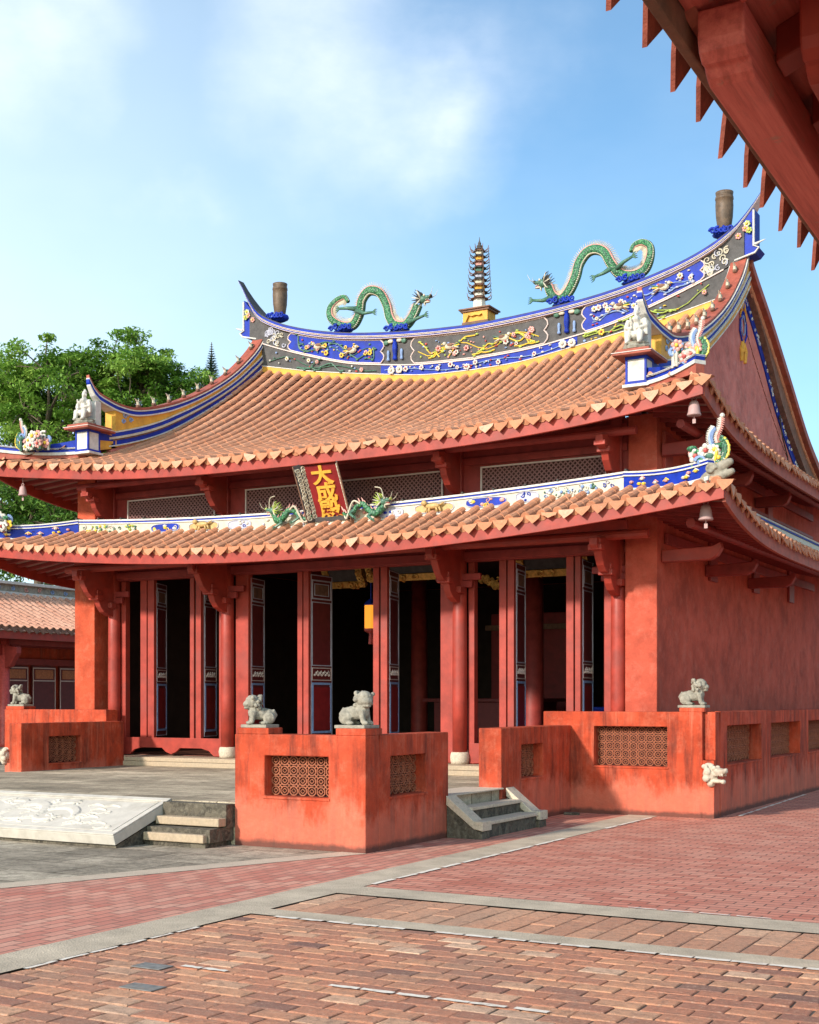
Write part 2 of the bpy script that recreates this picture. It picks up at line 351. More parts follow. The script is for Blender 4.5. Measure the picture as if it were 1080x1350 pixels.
def concrete(name,col,var=.25):
    m,nt,b=newmat(name); v=pos(nt)
    c=ramp(nt,noise(nt,v,2.2,8,.7),[(.3,tuple(x*(1-var) for x in col)),(.7,tuple(x*(1+var) for x in col))])
    vo=nd(nt,'ShaderNodeTexVoronoi'); vo.inputs['Scale'].default_value=70; nt.links.new(v,vo.inputs['Vector'])
    c=mix(nt,ramp(nt,vo.outputs['Distance'],[(.1,.45),(.45,0.0)]),c,tuple(x*1.5 for x in col))
    nt.links.new(c,b.inputs['Base Color']); b.inputs['Roughness'].default_value=.9
    bump(nt,b,vo.outputs['Distance'],.4,.01); return m
M['concrete']=concrete('washed_concrete',(.46,.375,.275),.30)
M['kerb']=concrete('granite_kerb',(.50,.40,.30),.15)
M['whitepaint']=simple('worn_white_edging',(.78,.70,.60),.85,.12,25,.15,dirt=(.50,.37,.29))
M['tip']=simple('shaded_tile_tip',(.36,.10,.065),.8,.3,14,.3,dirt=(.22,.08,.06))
M['wood_faded_lit']=simple('faded_lit_timber',(.60,.13,.105),.55,.14,4,.1,dirt=(.50,.09,.07))
m,nt,b=newmat('flaking_lit_timber'); v=pos(nt); gr=noise(nt,pos(nt,(38,1.6,38)),1.0,6,.7)  # weathered pinkish red, base also raised to carry bounce light from the ground
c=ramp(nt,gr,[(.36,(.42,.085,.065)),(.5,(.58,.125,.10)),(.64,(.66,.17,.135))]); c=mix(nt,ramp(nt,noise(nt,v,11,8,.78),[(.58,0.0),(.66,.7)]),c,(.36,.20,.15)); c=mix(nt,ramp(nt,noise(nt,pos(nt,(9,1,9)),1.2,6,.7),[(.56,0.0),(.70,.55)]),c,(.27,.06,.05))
nt.links.new(c,b.inputs['Base Color']); b.inputs['Roughness'].default_value=.55; bump(nt,b,gr,.35,.006); M['wood_faded_lit']=m
M['brick']=None
M['slate']=simple('blue_grey_paver',(.20,.195,.185),.85,.3,24,.3,dirt=(.28,.21,.16))
M['joint']=concrete('dark_joint_sand',(.085,.068,.052))
M['earth']=concrete('bare_ground',(.20,.17,.13))

def leaf_mat(name,stops):
    m,nt,b=newmat(name); t=tint_attr(nt); c=ramp(nt,t,stops)
    nt.links.new(c,b.inputs['Base Color']); b.inputs['Roughness'].default_value=.55; b.inputs['Specular IOR Level'].default_value=.3
    tr=nd(nt,'ShaderNodeBsdfTranslucent'); nt.links.new(c,tr.inputs['Color'])
    ms=nd(nt,'ShaderNodeMixShader'); ms.inputs['Fac'].default_value=.35
    out=nt.nodes['Material Output']
    nt.links.new(b.outputs[0],ms.inputs[1]); nt.links.new(tr.outputs[0],ms.inputs[2]); nt.links.new(ms.outputs[0],out.inputs['Surface']); return m
M['leaf']=leaf_mat('broad_leaf',[(0,(.08,.18,.02)),(.5,(.19,.36,.05)),(1,(.34,.50,.10))])
M['leaf2']=leaf_mat('dark_leaf',[(0,(.035,.09,.015)),(.6,(.08,.18,.025)),(1,(.16,.29,.045))])
M['needle']=leaf_mat('needle_leaf',[(0,(.045,.095,.06)),(1,(.10,.18,.11))])
m,nt,b=newmat('lantern_glow'); b.inputs['Base Color'].default_value=(.8,.3,.03,1); b.inputs['Emission Color'].default_value=(1,.33,.03,1); b.inputs['Emission Strength'].default_value=.75; M['lantern']=m
m,nt,b=newmat('votive_light'); b.inputs['Emission Color'].default_value=(1,.9,.75,1); b.inputs['Emission Strength'].default_value=2.0; M['votive']=m
SUN_E=3.9; SKY_S=.135; EXPO=0.53
SKYTINT=(.73,.99,1.07); HAZE_C=(5.6,6.6,7.2); CLOUD_C=(6.6,7.0,7.4)
# ================================================================ GROUND
def sheet(name,poly,z,mat):
    b=MB(); b.add([(x,y,z) for x,y in poly],[tuple(range(len(poly)))]); return structure(b.build(name,mat))
def kx(y,d=0.0): return -8.68+(y-8.25)*.3864+d          # the oblique kerb beside the stone court
sheet('ground',[(-300,-150),(300,-150),(300,400),(-300,400)],-.03,M['earth'])
sheet('stone_courtyard',[(-60,-12),(kx(-12),-12),(kx(11.7),11.7),(-7.35,11.7),(-7.35,17.4),(-19,60),(-60,60)],0,M['court'])
b=MB(); ys=frange(-12,11.69,30)
b.add([(kx(y,j*.32),y,.004) for y in ys for j in (0,1)],[(2*i,2*i+1,2*i+3,2*i+2) for i in range(30)]); structure(b.build('stone_kerb',M['kerb']))
sheet('red_brick_path',[(kx(-12,.32),-12),(-6.25,-12),(-6.25,17.4),(-7.35,17.4),(-7.35,11.69),(kx(11.69,.32),11.69)],0,M['brick_red2'])
sheet('concrete_strip',[(-6.25,-12),(-5.83,-12),(-5.83,17.4),(-6.25,17.4)],.004,M['concrete'])
sheet('red_brick_paving',[(-5.83,9.62),(60,9.62),(60,70),(-5.05,70),(-5.05,17.4),(-5.83,17.4)],0,M['brick_red'])
sheet('concrete_strip',[(-5.83,9.20),(60,9.20),(60,9.62),(-5.83,9.62)],.004,M['concrete'])
sheet('brick_band',[(-5.83,8.25),(60,8.25),(60,9.20),(-5.83,9.20)],-.012,M['brick_band'])
sheet('concrete_strip',[(-5.83,8.0),(60,8.0),(60,8.25),(-5.83,8.25)],.004,M['concrete'])
sheet('old_brick_paving',[(-5.83,-12),(60,-12),(60,8.0),(-5.83,8.0)],-.012,M['brick_old'])
sheet('joint_sand',[(-5.82,2.6),(.2,2.6),(.2,7.99),(-5.82,7.99)],-.0085,M['joint'])
sheet('joint_sand',[(-5.82,8.26),(.6,8.26),(.6,9.19),(-5.82,9.19)],-.0085,M['joint'])
def brick(b,x0,x1,y0,y1,g,r):
    j=lambda a:r.uniform(-a,a)
    h=r.uniform(-.002,.002); e=r.uniform(.005,.011); P=[(x0+g+j(.004),y0+g+j(.004)),(x1-g+j(.004),y0+g+j(.004)),(x1-g+j(.004),y1-g+j(.004)),(x0+g+j(.004),y1-g+j(.004))]
    cx=(x0+x1)/2; cy=(y0+y1)/2; tx=j(.007); ty=j(.007); zt=lambda p:h+(p[0]-cx)*tx+(p[1]-cy)*ty
    Q=[(p[0]+(e if p[0]<cx else -e),p[1]+(e if p[1]<cy else -e)) for p in P]
    vs=[(*p,-.014) for p in P]+[(*p,zt(p)-.003-r.uniform(0,.002)) for p in P]+[(*q,zt(q)) for q in Q]
    b.add(vs,[(8,9,10,11)]+[(k,(k+1)%4,4+(k+1)%4,4+k) for k in range(4)]+[(4+k,4+(k+1)%4,8+(k+1)%4,8+k) for k in range(4)],0,min(1,max(0,r.gauss(.55,.21))))
b=MB(); r=random.Random(77); bw,bh=.262,.152; y=2.7; k=0
while y<7.96:
    y1=min(y+bh,7.985); x=-5.815-(bw*.5 if k%2 else 0)+r.uniform(-.008,.008)
    while x<.1:
        x1=x+bw; a0=max(x,-5.815)
        if x1-a0>.04: brick(b,a0,x1,y,y1,.0055,r)
        x=x1
    y=y1; k+=1
    if 7.985-y<.05: break
structure(b.build('laid_bricks',M['paver_old']))
b=MB(); x=-5.815; k=0
while x<.5:
    m_=8.735+r.uniform(-.01,.01)+(.16 if k%2 else -.12); brick(b,x,x+.198,8.265,m_,.005,r); brick(b,x,x+.198,m_,9.185,.005,r); x+=.198; k+=1
structure(b.build('laid_bricks',M['paver_band']))
b=MB()
def edging(p,q,w,n,skip,seed,jit=.012):
    r=random.Random(seed); p=Vector(p);q=Vector(q);d=(q-p)/n;nn=Vector((-d.y,d.x)).normalized()
    for i in range(n):
        if r.random()<skip: continue
        a=p+d*(i+r.uniform(0,.14)); e=p+d*(i+1-r.uniform(0,.1)); k=[]
        for t in frange(0,1,5): k.append(a.lerp(e,t)+nn*(w*.5+r.uniform(-jit,jit)*.6))
        for t in frange(1,0,5): k.append(a.lerp(e,t)-nn*(w*.5+r.uniform(-jit,jit)*.6))
        b.add([(x.x,x.y,.0085) for x in k],[tuple(range(len(k)))])
edging((-5.79,4.3),(-5.79,7.9),.03,13,.35,1)
edging((-5.82,9.7),(-5.82,17.1),.05,17,.15,2)
edging((-5.6,7.965),(0.5,7.955),.05,27,.12,3)
edging((-5.2,9.64),(-1.8,9.64),.028,12,.45,4)
edging((-5.05,6.22),(-4.7,6.22),.045,2,0,5); edging((-4.0,6.2),(-2.65,6.2),.045,6,.12,6)
edging((-4.85,17.9),(-4.98,22.5),.05,10,.2,7)
structure(b.build('white_edging',M['whitepaint']))
b=MB()
for x,y,w,h in [(-5.19,6.13,.11,.065),(-4.86,5.66,.115,.065)]: b.box(x-w,x+w,y-h,y+h,.002,.006)
structure(b.build('slate_pavers',M['slate']))
# ---- terrace in front of the hall
b=MB(); b.box(-15.58,-7.13,11.72,17.42,-.02,.466); structure(b.build('terrace',M['terrace'],bevel=.012))

# ================================================================ PARAPETS
def pierced_wall(mb,axis,fixed0,fixed1,a0,a1,z0,z1,wins,mat=0):
    """one wall slab with window openings; axis 'x': runs along x"""
    def P(a,z,d): return (a,fixed1 if d else fixed0,z) if axis=='x' else (fixed1 if d else fixed0,a,z)
    A=sorted(set([a0,a1]+[w[0] for w in wins]+[w[1] for w in wins])); Z=sorted(set([z0,z1]+[w[2] for w in wins]+[w[3] for w in wins]))
    def solid(i,k):
        if i<0 or k<0 or i>=len(A)-1 or k>=len(Z)-1: return False
        ca=(A[i]+A[i+1])/2; cz=(Z[k]+Z[k+1])/2
        return not any(w[0]<ca<w[1] and w[2]<cz<w[3] for w in wins)
    for i in range(len(A)-1):
        for k in range(len(Z)-1):
            if not solid(i,k): continue
            p,q,r,t=A[i],A[i+1],Z[k],Z[k+1]
            for d in (0,1): mb.add([P(p,r,d),P(q,r,d),P(q,t,d),P(p,t,d)],[(0,1,2,3)],mat)
            for di,dk,e in ((-1,0,((p,r),(p,t))),(1,0,((q,r),(q,t))),(0,-1,((p,r),(q,r))),(0,1,((p,t),(q,t)))):
                if not solid(i+di,k+dk): mb.add([P(*e[0],0),P(*e[1],0),P(*e[1],1),P(*e[0],1)],[(0,1,2,3)],mat)
def lattice_panel(parent,axis,c,a0,a1,z0,z1,nx,nz,face,label=None):
    """pierced terracotta screen of rings and diamonds, in its opening"""
    b=MB(); dx=(a1-a0)/nx; dz=(z1-z0)/nz; t=.02
    def P(a,z,d): return (a,c+d,z) if axis=='x' else (c+d,a,z)
    def seg(p,q,w):
        p=Vector(p);q=Vector(q);d=q-p;L=d.length
        if L<1e-5:return
        d/=L; n=Vector((-d.y,d.x))*w/2
        poly=[p+n,q+n,q-n,p-n]
        b.prism([(k.x,k.y) for k in poly],lambda x,y,dd:P(x,y,dd),-t/2+rnd.uniform(-.002,.002),t/2)
    r=min(dx,dz)*.43
    for i in range(nx):
        for k in range(nz):
            cx=a0+(i+.5)*dx; cz=z0+(k+.5)*dz
            pts=[Vector((cx+r*1.04*math.cos(2*PI*j/8+PI/8)*dx/min(dx,dz),cz+r*1.04*math.sin(2*PI*j/8+PI/8)*dz/min(dx,dz))) for j in range(8)]
            for j in range(8): seg(pts[j],pts[(j+1)%8],.0105)
            q=[Vector((cx+.55*r*u*dx/min(dx,dz),cz+.55*r*v*dz/min(dx,dz))) for u,v in ((1,0),(0,1),(-1,0),(0,-1))]
            for j in range(4): seg(q[j],q[(j+1)%4],.007)
    for i in range(nx+1):
        x=a0+i*dx
        for k in range(nz+1):
            z=z0+k*dz; e=.24*min(dx,dz)
            if 0<i<nx and 0<k<nz: seg((x-e,z-e),(x+e,z+e),.010); seg((x-e,z+e),(x+e,z-e),.010)
    o=b.build('lattice_panel',M['lattice'],parent)
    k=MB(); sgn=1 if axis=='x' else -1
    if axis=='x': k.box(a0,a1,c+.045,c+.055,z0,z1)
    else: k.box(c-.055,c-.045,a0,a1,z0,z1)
    k.build('dark_backing',M['recess'],o); return o  # added panel, its dark colour stands in for shade in the holes
def sill(parent,axis,c,a0,a1,z,d):
    b=MB()
    if axis=='x': b.box(a0-.02,a1+.02,c-d,c+.10,z-.028,z-.002)
    else: b.box(c-.10,c+d,a0-.02,a1+.02,z-.028,z-.002)
    return b.build('sill',M['wall'],parent,bevel=.004)
def pedestal(parent,x0,x1,y0,y1,z0,z1):
    b=MB(); b.box(x0,x1,y0,y1,z0,z1); return b.build('pedestal',M['wall'],parent,bevel=.008)
G_PAR='painted parapet walls around the terrace'
# (1) the L-shaped one at the terrace's front corner
t=thing('parapet_wall','orange-red L-shaped parapet at the terrace corner carrying two stone lions','parapet wall',(-7.06,11.7,0),G_PAR)
b=MB()
pierced_wall(b,'x',11.70,11.98,-8.74,-7.06,-.02,1.222,[(-8.34,-7.52,.555,.992)])
pierced_wall(b,'y',-7.34,-7.06,11.98,13.56,-.02,1.222,[(12.22,13.02,.56,.992)])
b.build('wall',M['wall'],t,bevel=.012,weld=True)
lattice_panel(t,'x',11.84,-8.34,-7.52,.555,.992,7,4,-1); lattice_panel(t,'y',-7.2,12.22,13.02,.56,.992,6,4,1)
sill(t,'x',11.7,-8.34,-7.52,.555,.012); sill(t,'y',-7.06,12.22,13.02,.56,.012)
pedestal(t,-8.71,-8.29,11.703,11.977,1.221,1.29); pedestal(t,-7.43,-7.063,11.703,12.05,1.221,1.295)
# (2) beside the side stair
t=thing('parapet_wall','streaked low parapet with a small lattice between side stair and hall wall','parapet wall',(-7.1,15.2,0),G_PAR)
b=MB(); pierced_wall(b,'y',-7.42,-7.1,15.08,17.4,-.02,1.235,[(15.7,16.4,.57,1.01)]); b.build('wall',M['wall'],t,bevel=.012,weld=True)
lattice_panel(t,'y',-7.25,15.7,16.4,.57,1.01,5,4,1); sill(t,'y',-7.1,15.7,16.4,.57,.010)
# (3) the high one before the right-hand pillar, turning the corner along the side
t=thing('parapet_wall','long high parapet turning the right corner, its lion and spout at the corner','parapet wall',(-5.05,17.4,0),G_PAR)
b=MB()
pierced_wall(b,'x',17.40,17.68,-7.53,-5.21,-.02,1.43,[(-6.76,-5.70,.675,1.225)])
b.box(-5.21,-5.05,17.40,17.68,-.02,.78); b.box(-5.21,-5.05,17.47,17.68,.78,1.43)
pierced_wall(b,'y',-5.35,-5.05,17.68,34,-.02,1.43,[(18.04,19.89,.70,1.235),(20.49,22.44,.70,1.235),(23.06,25.0,.70,1.235),(25.6,27.6,.70,1.235)])
b.build('wall',M['wall'],t,bevel=.010,weld=True)
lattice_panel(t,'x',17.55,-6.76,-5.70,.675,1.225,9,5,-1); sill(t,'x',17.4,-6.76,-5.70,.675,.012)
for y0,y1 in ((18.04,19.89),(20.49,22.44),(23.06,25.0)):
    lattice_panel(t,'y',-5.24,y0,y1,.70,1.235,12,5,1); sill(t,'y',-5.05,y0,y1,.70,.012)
pedestal(t,-5.53,-5.18,17.40,17.68,1.429,1.487)
# (4),(5) left
t=thing('parapet_wall','shaded low parapet with one lattice on the far left of the terrace','parapet wall',(-15.5,15.0,0),G_PAR)
b=MB(); pierced_wall(b,'y',-15.61,-15.35,15.02,17.4,-.02,1.225,[(15.62,16.35,.575,1.005)]); b.build('wall',M['wall'],t,bevel=.012,weld=True)
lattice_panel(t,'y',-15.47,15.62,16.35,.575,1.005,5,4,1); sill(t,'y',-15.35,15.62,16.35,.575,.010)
t=thing('parapet_wall','far left high parapet in front of the left pillar, a lion at its outer end','parapet wall',(-17,17.5,0),G_PAR)
b=MB(); b.box(-18.2,-15.76,17.40,17.70,-.02,1.42); b.build('wall',M['wall'],t,bevel=.012,weld=True)
pedestal(t,-18.17,-17.72,17.402,17.698,1.419,1.475)

# ================================================================ STONE LIONS, SPOUTS
def lion_mb(turn=0.0):
    b=MB(); E=b.ell
    E((-.10,0,.095),(.085,.085,.09)); E((-.02,0,.125),(.12,.07,.075)); E((.065,0,.145),(.075,.078,.095))
    for s in (-1,1):
        E((-.10,s*.062,.075),(.075,.035,.07)); E((-.045,s*.075,.022),(.05,.026,.022))                   # haunch and hind paw
        b.tube([(.075,s*.055,.15),(.09,s*.06,.08),(.10,s*.06,.028)],[.038,.030,.028],8); E((.12,s*.06,.022),(.04,.03,.024))
    b.tube([(-.15,0,.06),(-.175,.01,.11),(-.15,.02,.155),(-.115,.02,.14)],[.024,.03,.03,.024],8)            # tail curled up the back
    T=Matrix.Rotation(turn,3,'Z'); hc=Vector((.085,0,.262))
    def H(p,r,**k): b.ell(hc+T@Vector(p),r,M=T,**k)
    H((0,0,0),(.088,.092,.086)); H((.068,0,-.025),(.044,.062,.038)); H((.062,0,-.068),(.040,.050,.018))
    H((.085,0,-.008),(.02,.024,.017))
    for s in (-1,1):
        H((.052,s*.032,.032),(.022,.022,.017)); H((-.01,s*.084,.035),(.024,.014,.022)); H((.07,s*.03,-.035),(.022,.02,.022))
    r=random.Random(3)
    for i in range(26):                                                                                      # mane curls
        a=r.uniform(PI*.45,PI*1.55); z=r.uniform(-.075,.075); H((.088*math.cos(a)-.012,.092*math.sin(a),z),(.024,.024,.024),seg=6,rings=4)
    return b
def lion(label,loc,rz,scale,turn=0.0,slab=(.17,.12)):
    t=thing('stone_lion',label,'stone lion',loc,'stone lions on the parapets')
    b=MB(); b.box(loc[0]-slab[0],loc[0]+slab[0],loc[1]-slab[1],loc[1]+slab[1],loc[2],loc[2]+.035); b.build('plinth_slab',M['stone'],t,bevel=.006)
    lb=lion_mb(turn); Mx=Matrix.Rotation(rz,3,'Z')*scale
    lb.v=[tuple(Mx@Vector(p)+Vector((loc[0],loc[1],loc[2]+.032))) for p in lb.v]
    lb.build('figure',M['stone'],t,remesh=.0065*scale)
    return t
lion('small grey stone lion with rounded back, left on the orange corner parapet',(-8.50,11.84,1.29),R(222),.95,-.1,(.17,.125))
lion('crouching grey stone lion above the orange parapet corner edge, head to the right',(-7.27,11.87,1.295),R(6),1.05,-.75,(.185,.155))
lion('pale stone lion on the long high parapet before the side wall, facing right',(-5.37,17.54,1.487),R(8),1.05,.1,(.19,.12))
lion('stone lion on the far left parapet beside the dark gallery doors',(-17.95,17.55,1.475),R(205),1.05,-.1,(.2,.125))
def spout(label,loc,rz):
    b=MB(); E=b.ell
    E((.02,0,.0),(.10,.085,.10)); E((.13,0,.03),(.09,.075,.05)); E((.20,0,.035),(.045,.06,.035)); E((.225,0,.055),(.022,.03,.02))
    E((.10,0,-.085),(.11,.06,.028)); E((.19,0,-.09),(.03,.045,.03)); E((.03,0,-.11),(.05,.06,.05))
    for s in (-1,1):
        E((.09,s*.05,.075),(.035,.025,.03)); E((.02,s*.08,.03),(.05,.03,.05)); E((-.02,s*.07,.09),(.045,.025,.03)); E((.0,s*.075,-.05),(.05,.028,.045))
        for k in range(4): E((.11+.03*k,s*.045,-.012),(.010,.012,.018))
    E((0,0,.10),(.07,.04,.035))
    Mx=Matrix.Rotation(rz,3,'Z')*1.12
    b.v=[tuple(Mx@Vector(p)+Vector(loc)) for p in b.v]
    o=b.build('dragon_head_spout',M['spout'],remesh=.010); tag(o,label,'water spout','dragon-head spouts at the parapet corners')
spout('pale carved dragon-head spout jutting from the right parapet corner',(-5.12,17.40,.60),R(-12))
spout('dragon-head spout on the far left parapet, cut by the picture edge',(-18.16,17.40,.58),R(195))

# ================================================================ STAIRS AND CARVED SLAB
t=thing('stone_stair','tan stone steps between the carved slab and the orange corner parapet','stair',(-9.25,11.45,0),'stairs up to the terrace')
def tread(p,x0,x1,y0,y1,z0,z1,m='step'):
    b=MB(); b.box(x0,x1,y0,y1,z0,z1); return b.build('tread',M[m],p,bevel=.010)
b=MB(); b.box(-9.63,-8.80,11.26,11.715,-.02,.055); b.box(-9.63,-8.765,11.29,11.715,.055,.20); b.box(-9.63,-8.75,11.56,11.716,.2,.452); b.build('riser',M['rubble'],t)
tread(t,-9.628,-8.80,11.22,11.50,.055,.145); tread(t,-9.628,-8.755,11.43,11.70,.215,.305)
t=thing('carved_slab','white stone ramp slab carved with a dragon, between the front steps','carved slab',(-11.24,11.25,.2))
b=MB(); n=Vector((0,-.318,.948)); sl=Vector((0,.948,.318))
SC=Vector((-11.24,11.235,.313)); 
def SP(u,v,h=0): return SC+Vector((u,0,0))+sl*v+n*h
def slabbox(mb,u0,u1,v0,v1,h0,h1,mat=0):
    vs=[SP(u,v,h) for u in (u0,u1) for v in (v0,v1) for h in (h0,h1)]
    mb.add(vs,[(0,1,3,2),(4,6,7,5),(0,4,5,1),(2,3,7,6),(0,2,6,4),(1,5,7,3)],mat)
HU,HV=1.60,.51
slabbox(b,-HU,HU,-HV,HV,-.125,-.012); b.build('slab',M['marble'],t,bevel=.008)
b=MB(); b.prism([(10.82,-.02),(11.715,-.02),(11.715,.32),(10.82,.025)],lambda y,z,d:(d,y,z),-12.82,-9.66); b.build('bed',M['rubble'],t)
b=MB()
for a in ((-HU,HU,-HV,-HV+.075),(-HU,HU,HV-.075,HV),(-HU,-HU+.075,-HV+.0755,HV-.0755),(HU-.075,HU,-HV+.0755,HV-.0755)): slabbox(b,*a,-.0115,.006)
for a in ((-HU+.10,HU-.10,-HV+.10,-HV+.115),(-HU+.10,HU-.10,HV-.115,HV-.10),(-HU+.1,-HU+.115,-HV+.116,HV-.116),(HU-.115,HU-.1,-HV+.116,HV-.116)): slabbox(b,*a,-.0115,.0)
b.build('border',M['marble'],t,bevel=.004)
r=random.Random(11); NU,NV=300,104; U0,U1,V0,V1=-HU+.12,HU-.12,-HV+.12,HV-.12
Hf=[[0.0]*(NV+1) for _ in range(NU+1)]
def stroke(P,rad,h,groove=0.0,scales=0.0):
    """a flat-topped raised stroke with crisp shoulders; optional cut lines"""
    P=[Vector((p[0],p[1],0)) for p in P]; C=spline(P,7); L=0; n=len(C)
    for i,(p,q) in enumerate(zip(C,C[1:])):
        w=rad*(.35+.65*math.sin(PI*(i+.8)/(n+.4))); d=q-p; l=max(1e-6,d.length)
        i0=int((min(p.x,q.x)-w-U0)/(U1-U0)*NU); i1=int((max(p.x,q.x)+w-U0)/(U1-U0)*NU)+1
        k0=int((min(p.y,q.y)-w-V0)/(V1-V0)*NV); k1=int((max(p.y,q.y)+w-V0)/(V1-V0)*NV)+1
        for a in range(max(0,i0),min(NU,i1)+1):
            for c in range(max(0,k0),min(NV,k1)+1):
                x=Vector((U0+(U1-U0)*a/NU,V0+(V1-V0)*c/NV,0))-p; t=min(1,max(0,x.dot(d)/l/l)); e=(x-d*t).length
                if e<w:
                    z=h*min(1,(1-e/w)*2.6)*(.8+.2*math.cos(e/w*1.5))
                    if groove and abs(e/w-.45)<.12: z-=groove
                    if scales: z-=scales*(.5+.5*math.sin((L+t*l)*120))*(1 if e<w*.75 else 0)
                    if z>Hf[a][c]: Hf[a][c]=z
        L+=l
# the dragon's body, limbs and claws; then clouds and flames
for k in range(12):
    u=r.uniform(-1.3,1.3); v=r.uniform(-.32,.32); L=r.uniform(.14,.28); a=r.uniform(-.35,.35)
    stroke([(u-L,v-L*math.sin(a)),(u-L*.3,v+.03),(u+L*.4,v-.02),(u+L,v+L*math.sin(a))],r.uniform(.022,.036),.012,.004)
for k in range(20):
    u=r.uniform(-1.35,1.35); v=r.uniform(-.32,.32); R0=r.uniform(.035,.06); s_=r.choice((-1,1))
    stroke([(u+s_*R0*math.cos(q)*(1-q/8),v+R0*.8*math.sin(q)*(1-q/8)) for q in frange(0,6.3,8)],.017,.016,.0)
    stroke([(u+s_*R0,v),(u+s_*(R0+.07),v-.04),(u+s_*(R0+.15),v-.02)],.016,.013)
body=[(-1.0,.06),(-.88,-.14),(-.66,-.20),(-.46,-.05),(-.36,.14),(-.16,.22),(.04,.12),(.10,-.06),(-.04,-.20),(-.26,-.24)]
stroke(body,.085,.034,0,.006)
stroke([(.08,.0),(.24,.12),(.42,.14),(.58,.04),(.66,-.10)],.07,.030,0,.006)
for P in ([(-.7,-.2),(-.6,-.3),(-.46,-.3)],[(-.3,.16),(-.42,.27),(-.58,.26)],[(.08,.1),(.2,.26),(.34,.28)],[(.05,-.1),(.2,-.2),(.36,-.18)]):
    stroke(P,.045,.028)
    e=P[-1]; s_=1 if P[-1][0]>P[0][0] else -1
    for q in (-.8,-.25,.3,.85): stroke([e,(e[0]+s_*.05*math.cos(q),e[1]+.05*math.sin(q)),(e[0]+s_*.09*math.cos(q*1.3),e[1]+.09*math.sin(q*1.3))],.016,.022)
stroke([(-1.12,.10),(-1.0,.14),(-.9,.06)],.09,.038,.006); stroke([(-1.16,.16),(-1.02,.24),(-.86,.26)],.028,.03); stroke([(-1.1,.02),(-1.17,-.06),(-1.1,-.14)],.022,.026)
for k in range(16):
    u=.75+r.uniform(-.05,.42); v=r.uniform(-.28,.28); stroke([(u-.10,v-.03),(u-.02,v+.03),(u+.09,v+.0)],.02,.02,.003)
for k in range(8):
    u=r.uniform(-.9,.9); v=r.uniform(-.3,.3); a=r.uniform(0,6.28); stroke([(u,v),(u+.05*math.cos(a),v+.05*math.sin(a)),(u+.11*math.cos(a+.4),v+.11*math.sin(a+.4))],.015,.021)
b=MB(); vs=[SP(U0+(U1-U0)*i/NU,V0+(V1-V0)*k/NV,-.0112+Hf[i][k]*.72) for i in range(NU+1) for k in range(NV+1)]
b.add(vs,[(i*(NV+1)+k,(i+1)*(NV+1)+k,(i+1)*(NV+1)+k+1,i*(NV+1)+k+1) for i in range(NU) for k in range(NV)])
b.build('dragon_relief',M['marble'],t)
t=thing('stone_stair','small side stair with pale sloping cheeks and dark mossy risers','stair',(-6.83,14.4,0),'stairs up to the terrace')
b=MB(); b.box(-7.055,-6.64,13.72,15.13,-.02,.145); b.box(-7.055,-6.86,13.72,15.13,.145,.30)
for y0,y1 in ((13.50,13.72),(15.13,15.35)):
    b.prism([(-7.055,-.02),(-6.60,-.02),(-6.60,.09),(-6.66,.09),(-7.055,.38)],lambda x,z,d:(x,d,z),y0,y1)
b.build('riser',M['rubble'],t,bevel=.01)
tread(t,-6.86,-6.615,13.722,15.128,.147,.19,'granite'); tread(t,-7.055,-6.835,13.722,15.128,.302,.345,'granite')
b=MB(); b.box(-7.6,-7.06,13.562,15.078,.4665,.485); b.build('landing',M['granite'],t,bevel=.006)
for y0,y1 in ((13.49,13.73),(15.12,15.36)):
    b=MB(); b.prism([(-7.057,.381),(-6.70,.115),(-6.585,.092),(-6.585,.205),(-6.70,.205),(-7.057,.487)],lambda x,z,d:(x,d,z),y0,y1); b.build('sloping_cheek',M['granite'],t,bevel=.008)
b=MB(); b.obox((-6.95,17.05,.018),(.11,.02,0),(-.02,.06,0),(0,0,.016)); tag(b.build('loose_stone',M['rubble'],bevel=.006),'small grey stone lying on the red paving at the parapet foot','stone')
# ================================================================ THE HALL
hall=thing('temple_hall','red two-tiered temple hall with sweeping orange tiled roofs','temple hall',(-11.2,22.67,0))
XC=-11.2; YC=22.67; YE=16.71; YL=16.27
COLX=[-15.97,-13.48,-9.10,-6.56]
FZ=.62
def hp(name,b,mats,parent=None,**k): return b.build(name,mats,parent or hall,**k)
# plinth and floor
b=MB(); b.box(-16.6,-6.0,17.72,28,.30,.455); b.box(-15.74,-7.54,17.37,17.70,.467,.545); b.box(-15.735,-7.545,17.39,17.70,.548,.618); b.box(-16.3,-6.45,17.702,27.58,.456,.6168)
hp('plinth',b,M['step'],bevel=.008)
# walls
b=MB(); b.box(-6.43,-5.96,17.75,29.3,-.02,4.30); b.box(-6.40,-5.98,17.80,29.2,4.30,5.62); hp('side_wall',b,M['wall2'],bevel=.012)
b=MB(); b.box(-16.82,-16.35,17.75,28.0,-.02,4.30); b.box(-16.8,-16.38,17.80,27.95,4.30,5.62); hp('side_wall',b,M['wall3'],bevel=.012)
b=MB(); b.box(-16.35,-6.43,27.6,28.0,-.02,5.62); hp('back_wall',b,M['wall'])
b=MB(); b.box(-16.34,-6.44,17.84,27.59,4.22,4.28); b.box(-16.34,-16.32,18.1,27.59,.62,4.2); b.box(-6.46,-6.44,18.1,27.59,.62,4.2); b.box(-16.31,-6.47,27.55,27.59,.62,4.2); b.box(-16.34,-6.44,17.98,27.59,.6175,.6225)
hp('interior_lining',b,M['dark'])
# upper front wall panel and boards
b=MB(); b.box(-16.38,-6.40,17.84,17.98,4.2805,5.60); hp('upper_wall',b,M['wood2'])
b=MB(); b.box(-16.34,-6.42,17.80,17.838,5.13,5.24); b.box(-16.34,-6.42,17.80,17.838,5.43,5.52); hp('rail_board',b,M['wood2'],bevel=.006)
